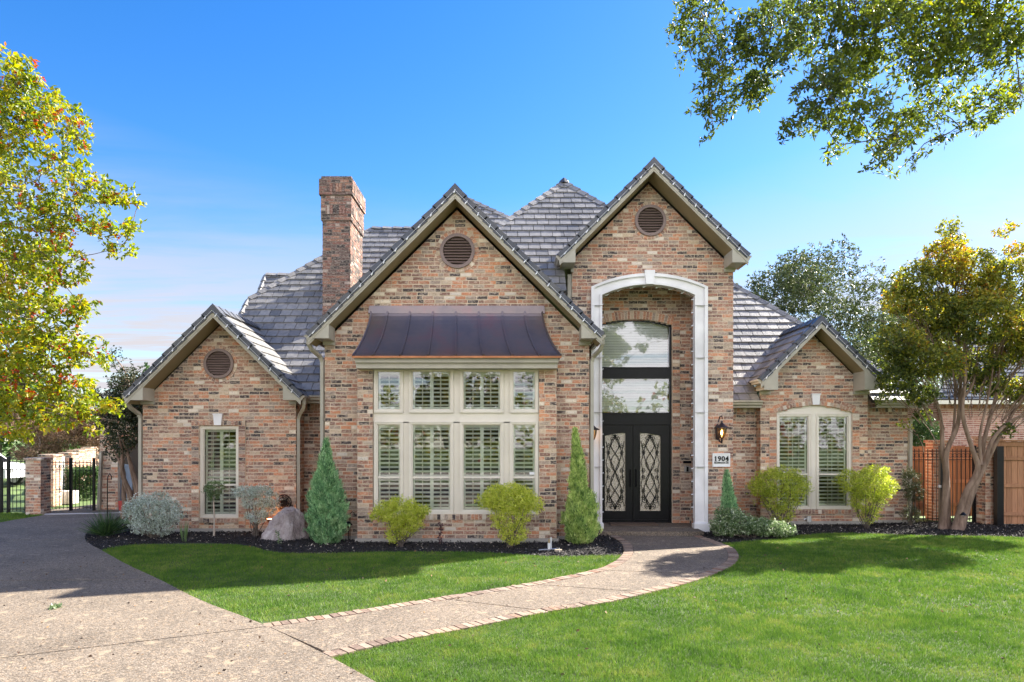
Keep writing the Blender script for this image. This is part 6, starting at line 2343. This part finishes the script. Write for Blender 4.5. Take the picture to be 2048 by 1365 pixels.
# background trees on the left
round_tree('background_tree', 'bare brown-twigged autumn tree behind the iron gate', -22.6, 34, .9, 3.9, 3.6, LF_BROWN, 5200, .11, .035, mu=.5, sd=.2, seed=12, shell=.6)
round_tree('background_tree', 'green tree beyond the iron fence at the far left', -33, 44, .4, 7.0, 6.0, LF_HEDGE, 2400, .28, .14, mu=.6, seed=13)
round_tree('background_tree', 'tall dark tree far behind the brown tree', -24, 52, 1.0, 8.5, 6.5, LF_HEDGE, 1400, .3, .15, mu=.45, seed=14)
round_tree('background_tree', 'grey-green tree behind the garage roof', -15.5, 40, 1.0, 6.2, 3.5, LF_LIVE, 1100, .22, .1, mu=.5, seed=15)
round_tree('background_tree', 'green tree standing beyond the neighbour house', 27, 44, 1.0, 9.0, 5.5, LF_HEDGE, 900, .3, .15, mu=.4, seed=16)
tl = MB()
bb_ = [(x, 75 + 5 * math.sin(x), 3.0 + 1.2 * math.sin(x * 1.7), 6, 3, 3.5 + math.sin(x * .9)) for x in range(-110, 120, 6)]
C, A, W, Ls, Ws, T, tw = foliage(bb_, 5200, 5, .5, .8, .45, .45, .25, shell=.6)
leaf_mesh('treeline', C, A, W, Ls, Ws, T, LF_HEDGE, kind='stuff', label='distant green treeline along the horizon', cat='trees')
# trees across the street, behind the photographer: they only show in the glass
round_tree('street_tree', 'yellow autumn tree across the street mirrored in the entry window', 4.8, -16, 2.2, 11.0, 4.0, LF_YEL, 4200, .15, .09, mu=.45, seed=21)
round_tree('street_tree', 'green tree across the street mirrored in the bay windows', -3.5, -19, 1.2, 8.0, 4.0, LF_CRAPE, 1300, .26, .15, mu=.6, seed=22)
round_tree('street_tree', 'dense yellow-green tree across the street mirrored in the slim window', -20.5, -16, .8, 8.0, 4.2, LF_YEL, 1400, .26, .15, mu=.35, seed=23)

bb_ = [(x, -36 + 3 * math.sin(x), 3.0 + 1.4 * math.sin(x * 1.7), 4.5, 2.5, 3.6 + 1.2 * math.sin(x * .9)) for x in range(-60, 66, 5)]
C, A, W, Ls, Ws, T, tw = foliage(bb_, 3200, 5, .4, .55, .35, .5, .25, shell=.6)
leaf_mesh('treeline', C, A, W, Ls, Ws, T, LF_YEL, kind='stuff', label='yellow-green tree belt beyond the street mirrored in windows', cat='trees')

# ================================================================== FENCES, GATES, NEIGHBOURS
def column(x, y, w, h, label, mat=BRK, name='brick_column', cat='brick pillar', group=None, mort=MORT, cap=True):
    t_ = thing(name, (x, y, 0), label, cat, group)
    st = []
    mb_ = MB()
    for pl_, a, b2 in ((front(y - w / 2), x - w / 2, x + w / 2), (side_r(x + w / 2), y - w / 2, y + w / 2), (side_l(x - w / 2), y - w / 2, y + w / 2)):
        brick_wall(mb_, pl_, rect(a, b2, 0, h), store=st, thick=.05)
    mb_.box(x - w / 2 + .02, x + w / 2 - .02, y - w / 2 + .02, y + w / 2 - .02, 0, h)
    shaft = build('shaft', mb_, mort, t_)
    bk = MB()
    for r_ in st: lay_brick(bk, r_)
    build('brickwork', bk, mat, shaft, kind='stuff')
    if cap:
        cp_ = MB()
        c2 = []
        e = .035
        for pl_, a, b2 in ((front(y - w / 2 - e), x - w / 2 - e, x + w / 2 + e), (side_r(x + w / 2 + e), y - w / 2 - e, y + w / 2 + e), (side_l(x - w / 2 - e), y - w / 2 - e, y + w / 2 + e)):
            soldier(c2, pl_, a, b2, h, h + .075, .12, .005)
        cp_.box(x - w / 2 - e, x + w / 2 + e, y - w / 2 - e, y + w / 2 + e, h, h + .07)
        cb_ = build('cap', cp_, mort, t_)
        bk = MB()
        for r_ in c2: lay_brick(bk, r_)
        build('cap_bricks', bk, mat, cb_, kind='stuff')
    return t_
cpos = [(77, 19.4, 1.62), (102, 21.8, 1.66), (139, 24.6, 1.66), (153.5, 27.4, 1.7), (166, 30.2, 1.7), (178, 33, 1.75), (190, 36, 1.75)]
ords = ['nearest pillar of the driveway fence, brick with a soldier cap', 'second pillar of the brick row behind the iron gate', 'third pillar of the brick row behind the iron gate', 'fourth pillar of the brick row behind the iron gate',
        'fifth pillar of the brick row behind the iron gate', 'sixth pillar of the brick row behind the iron gate', 'last pillar of the brick row behind the iron gate']
for i, (px, Y, h) in enumerate(cpos):
    column(PX(px, Y), Y, .42, h - .08, ords[i], group='brick pillars along the driveway fence')
for i, ((p0, y0, _), (p1, y1, _)) in enumerate(zip(cpos, cpos[1:])):
    a, b2 = Vector((PX(p0, y0), y0 + .25, 0)), Vector((PX(p1, y1), y1 - .25, 0))
    t_ = thing('fence_panel', tuple(a), 'white picket panel %s' % ('between the first and second brick pillars', 'between the second and third brick pillars', 'between the third and fourth brick pillars',
               'between the fourth and fifth brick pillars', 'between the fifth and sixth brick pillars', 'before the last brick pillar of the row')[i], 'fence', 'white picket panels between brick pillars')
    d_ = (b2 - a)
    nrm = Vector((-d_.y, d_.x, 0)).normalized() * .02
    for z0_, z1_ in ((.3, .36), (1.35, 1.42)):
        build('rail', MB().prism([a + Vector((0, 0, z0_)), b2 + Vector((0, 0, z0_)), b2 + Vector((0, 0, z1_)), a + Vector((0, 0, z1_))], nrm * 2), WHITE, t_)
    k = 11
    for j in range(k):
        p = a + d_ * ((j + .5) / k)
        q = d_.normalized() * .05
        build('picket', MB().prism([p - q + Vector((0, 0, .08)), p + q + Vector((0, 0, .08)), p + q + Vector((0, 0, 1.45)), p + Vector((0, 0, 1.52)), p - q + Vector((0, 0, 1.45))], nrm), WHITE, t_)


def iron_panel(name, label, cat, a, b2, h, step, posts=(), rings=False, group=None, r_=.009, rails=None):
    a, b2 = Vector(a), Vector(b2)
    t_ = thing(name, tuple(a), label, cat, group)
    d_ = b2 - a
    L_ = d_.length
    for z_ in (rails or (.12, h - .28, h - .06)):
        build('rail', MB().tube([a + Vector((0, 0, z_)), b2 + Vector((0, 0, z_))], .014, 4), BLACK, t_)
    n = int(L_ / step)
    me = mesh_of(MB().tube([(0, 0, .06), (0, 0, h)], r_, 4), 'picket', BLACK)
    for i in range(n + 1):
        p = a + d_ * (i / n)
        inst('picket', me, Matrix.Translation(p), t_)
    if rings:
        m_ = MB()
        for i in range(n):
            p = a + d_ * ((i + .5) / n)
            m_.tube([p + d_.normalized() * (.048 * math.cos(w_)) + Vector((0, 0, h - .17 + .05 * math.sin(w_))) for w_ in [2 * math.pi * k / 10 for k in range(11)]], .006, 4)
        build('ring', m_, BLACK, t_, kind='stuff')
    for f_, w_ in posts:
        p = a + d_ * f_
        build('post', MB().box(p.x - w_, p.x + w_, p.y - w_, p.y + w_, 0, h + .08), BLACK, t_)
    return t_
YF = 19.6
iron_panel('iron_fence', 'black iron picket fence between the picture edge and the first brick pillar', 'fence', (PX(-60, YF), YF, 0), (PX(57, YF), YF, 0), 1.55, .11, posts=((.54, .035), (.66, .035), (.985, .04)))
iron_panel('iron_gate', 'black iron driveway gate standing between brick pillar and garage wall', 'gate', (PX(97, 20.2), 20.2, 0), (PX(142, 20.2), 20.2, 0), 1.5, .10, posts=((0.02, .03), (1, .035)), rings=True, group='driveway gate leaves')
iron_panel('iron_gate', 'black iron driveway gate leaf nearest the garage wall', 'gate', (PX(144, 20.2), 20.2, 0), (PX(189, 20.2), 20.2, 0), 1.5, .10, posts=((.98, .03),), rings=True, group='driveway gate leaves')


def hedge(name, label, x0, x1, y0, y1, z1, n, mat=LF_HEDGE, L_=.07, Wd=.045, mu=.5, cat='hedge'):
    per = 5
    X = rng.uniform(x0, x1, n); Y = rng.uniform(y0, y1, n); Z = rng.uniform(.05, z1, n)
    f_ = rng.integers(0, 3, n)
    Y = np.where(f_ == 0, y0 + rng.uniform(0, .12, n), Y)
    Z = np.where(f_ == 1, z1 - rng.uniform(0, .1, n), Z)
    C = np.repeat(np.stack([X, Y, Z], 1), per, 0) + rng.normal(0, .05, (n * per, 3))
    o_ = leaf_mesh(name, C, rand_dirs(n * per), rand_dirs(n * per), L_, Wd, rng.normal(mu, .22, n * per), mat, label=label, cat=cat, kind='thing')
    return o_
hedge('hedge', 'clipped dark green hedge behind the iron driveway gate', PX(128, 24), PX(198, 24), 24, 25, 1.05, 1500)
tag(build('planter_wall', MB().box(PX(112, 22.5), PX(146, 22.5), 22.4, 22.8, .0, .42), MORT_PK), 'low pale stone ledge behind the left gate leaf', 'low wall')

# garage wing behind the small tree
t_ = thing('garage_wing', (PX(245, 20.6), 20.6, 0), 'brick garage wing with open bay behind the small tree', 'building')
st = []
mb_ = MB()
gx0_, gx1_ = PX(200, 20.5), PX(300, 20.5)
brick_wall(mb_, front(20.5), rect(gx0_, gx1_, 0, 2.9), [[(PX(236, 20.5), PX(290, 20.5), -1, 2.1)]], store=st)
w_ = build('wall', mb_, MORT, t_)
bk = MB()
for r_ in st: lay_brick(bk, r_)
build('brickwork', bk, BRK, w_, kind='stuff')
build('roof', MB().prism([(gx0_ - .4, 20.1, 2.9), (gx1_, 20.1, 2.9), (gx1_, 23.6, 4.6), (gx0_ + .9, 23.6, 4.6)], (0, 0, .08)), TILE, t_)
build('corner_board', MB().prism([(PX(193, 20.4), 20.4, 0), (PX(199, 20.4), 20.4, 0), (PX(203, 20.4), 20.4, 1.75), (PX(199, 20.4), 20.4, 1.75)], (0, .1, 0)), TRIM, t_)
build('garage_interior', MB().box(PX(232, 22), PX(296, 22), 22.2, 22.3, 0, 2.6), DARKIN, t_)
tag(build('storage_panel', MB().box(PX(238, 21), PX(262, 21), 21, 21.08, 0, 1.35).box(PX(238, 21) - .03, PX(238, 21), 20.95, 21.1, 0, 1.4), BLUEP), 'pale blue panel leaning inside the garage bay', 'panel')
tag(build('red_bin', MB().prism([(PX(240, 20.3), 20.25, .02), (PX(248, 20.3), 20.25, .02), (PX(250, 20.3), 20.25, .3), (PX(238, 20.3), 20.25, .3)], (0, .25, 0)), REDP), 'small red plastic bin at the garage opening', 'bin')

# white car beyond the fence
def car(x, y, label):
    t_ = thing('parked_car', (x, y, 0), label, 'car')
    L_, w = 4.6, 1.85
    prof = [(-2.3, .45), (-2.28, .8), (-2.1, .98), (-1.95, 1.02), (-1.45, 1.55), (-1.2, 1.66), (.45, 1.64), (1.15, 1.08), (2.1, .95), (2.28, .75), (2.3, .42)]
    def at(u): return u + x
    body = MB().prism([(at(u), y - w / 2, z_) for u, z_ in prof] , (0, w, 0))
    b_ = build('body', body, PLASTIC, t_)
    gl = MB()
    gl.prism([(at(-1.8), y - w / 2 - .01, 1.05), (at(.85), y - w / 2 - .01, 1.08), (at(.35), y - w / 2 - .01, 1.55), (at(-1.35), y - w / 2 - .01, 1.55)], (0, .02, 0))
    gl.prism([(at(1.2), y - .75, 1.10), (at(1.2), y + .75, 1.10), (at(.52), y + .65, 1.6), (at(.52), y - .65, 1.6)], (.02, 0, .02))
    build('window', gl, BLACK, t_)
    for u in (-1.45, 1.45):
        for yy in (y - w / 2 - .02, y + w / 2 - .2):
            wb = build('wheel', MB().tube([(at(u), yy, .34), (at(u), yy + .22, .34)], .34, 16), RUBBER, t_)
            build('rim', MB().tube([(at(u), yy - .01, .34), (at(u), yy + .02, .34)], .21, 12), ALU, wb)
    for yy in (y - .7, y + .7):
        build('headlight', MB().box(at(2.2), at(2.31), yy - .15, yy + .15, .68, .82), ALU, t_)
car(PX(-10, 30) - 1.5, 30.5, 'white car parked beyond the iron fence at the far left')

# ---- right side: wood fences, gate, pillars
FY = 17.9
def board_fence(label, x0, x1, Y, h, mat, w=.14, rails=(.35, 1.0, 1.65), cap=False, group=None, front_rails=True):
    t_ = thing('wood_fence', (x0, Y, 0), label, 'fence', group)
    n = max(1, int((x1 - x0) / w))
    for i in range(n):
        a = x0 + i * w
        hh = h + random.uniform(-.012, .012)
        build('board', MB().box(a + .004, a + w - .004, Y + random.uniform(0, .008), Y + .03, .04, hh, random.random()), mat, t_)
    for z_ in rails:
        build('rail', MB().box(x0, x1, Y - .045, Y - .004, z_, z_ + .085, random.random()), mat, t_)
    if cap:
        build('cap_board', MB().box(x0 - .02, x1, Y - .09, Y + .07, h + .012, h + .05, .6), mat, t_)
        build('trim_board', MB().box(x0, x1, Y - .03, Y - .005, h - .11, h, .4), mat, t_)
    return t_
board_fence('orange stained cedar fence seen through the iron side gate', PX(1818, 18.6), PX(1956, 18.6), 18.6, PZ(893, 18.6), CEDAR, rails=(.32, .95, 1.55))
board_fence('brown capped cedar fence at the right picture edge', PX(1990, 16.9), PX(2120, 16.9), 16.9, PZ(884, 16.9), CEDARD, rails=(.25, .95, 1.62), cap=True)
column(PX(1868, 18.2), 18.1, .36, PZ(880, 18.1) - .08, 'orange brick pillar behind the bars of the side gate', BRK_SM)
column(PX(1976, 17.2), 17.2, .44, PZ(872, 17.2) - .08, 'dark brick pillar between the side gate and the cedar fence')
iron_panel('iron_gate', 'black iron side gate between the house corner and the crape myrtle', 'gate', (PX(1820, 17.35), 17.35, 0), (PX(1882, 17.35), 17.35, 0), PZ(898, 17.35), .105, posts=((1.0, .045),), rings=True, group='iron side gate leaves', r_=.011)
iron_panel('iron_gate', 'black iron side gate leaf behind the crape myrtle trunks', 'gate', (PX(1888, 17.35), 17.35, 0), (PX(1948, 17.35), 17.35, 0), PZ(898, 17.35), .105, posts=((1.0, .035),), rings=True, group='iron side gate leaves', r_=.011)
lk = build('gate_lock', MB().lathe((PX(1877, 17.3), 17.27, PZ(973, 17.3)), [(0, .05), (.04, .03), (.045, -.03), (0, -.05)], 8), ALU)
tag(lk, 'round metal lock hanging on the iron side gate', 'lock')
build('gate_post', MB().box(PX(1990, 16.8), PX(2003, 16.8), 16.72, 16.86, 0, PZ(893, 16.8)), BLACK, None, label='square black steel post at the start of the brown cedar fence', cat='post')

# neighbour house
NY = 25.5
t_ = thing('neighbour_house', (PX(1980, NY), NY, 0), 'pink brick neighbour house with blue-grey roof behind the side fence', 'house')
nx0 = PX(1878, NY)
st = []
mb_ = MB()
zev = PZ(806, NY)
brick_wall(mb_, front(NY), rect(nx0, nx0 + 8, 0, zev - .22), store=st)
soldier(st, front(NY), nx0, nx0 + 8, zev - .22, zev, .081, .02)
mb_.box(nx0, nx0 + 8, NY, NY + .1, zev - .22, zev)
brick_wall(mb_, side_l(nx0), rect(NY, NY + 7, 0, zev), store=st)
w_ = build('wall', mb_, MORT_PK, t_)
bk = MB()
for r_ in st: lay_brick(bk, r_)
build('brickwork', bk, BRK_PK, w_, kind='stuff')
rf = build('roof', MB().prism([(nx0 - .45, NY - .5, zev + .03), (nx0 + 9, NY - .5, zev + .03), (nx0 + 9, NY + 4, zev + 3.2), (nx0 + 4, NY + 4, zev + 3.2)], (0, 0, .06)), DARKIN, t_)
tm_, keep_, tsave = tmass, None, TILES
nt = MB()
tmass = nt
TILES = []
sl = math.sqrt(4.5 ** 2 + 3.17 ** 2)
npl = Plane((0, NY - .5, zev + .11), (1, 0, 0), (0, 4.5 / sl, 3.17 / sl), (0, -3.17 / sl, 4.5 / sl))
rm_ = roof_mb
roof_mb = MB()
RAKE2 = tilemat('neighbour_tile', (0.045, 0.06, 0.09), (0.07, 0.09, 0.13), 0.95)
RAKE2.node_tree.nodes['Principled BSDF'].inputs['Specular IOR Level'].default_value = 0.1
tile_plane(npl, [(nx0 - .45, 0), (nx0 + 9, 0), (nx0 + 9, sl), (nx0 + 4, sl)], vis=False, c=.30, w=.30)
build('roof_tiles', nt, RAKE2, rf, kind='stuff')
build('gutter', MB().box(nx0 - .5, nx0 + 9, NY - .62, NY - .5, zev - .08, zev + .06), TRIML, t_)
build('soffit', MB().box(nx0 - .45, nx0 + 9, NY - .5, NY, zev - .02, zev), TRIML, t_)
build('roof_gable', MB().prism([(PX(1995, NY + 5), NY + 5, zev + 1.5), (PX(2110, NY + 5), NY + 5, zev + 1.5), (PX(2110, NY + 5), NY + 5, PZ(640, NY + 5)), (PX(2060, NY + 5), NY + 5, PZ(640, NY + 5))], (0, .3, 0)), BRK_PK, t_)

# round clipped bush
t_ = thing('round_bush', (PX(1851, 22), 22, 0), 'large round clipped green bush between house corner and neighbour wall', 'bush')
C, A, W, Ls, Ws, T, tw = foliage([(PX(1851, 22), 22.2, 1.8, .62, .6, 1.15)], 2600, 8, .05, .055, .035, .4, .22, shell=.85)
leaf_mesh('foliage', C, A, W, Ls, Ws, T, LF_HEDGE, t_, kind='stuff')
build('trunk', MB().tube([(PX(1851, 22), 22.2, 0), (PX(1851, 22), 22.2, 1.6)], .06, 6), BARK, t_)
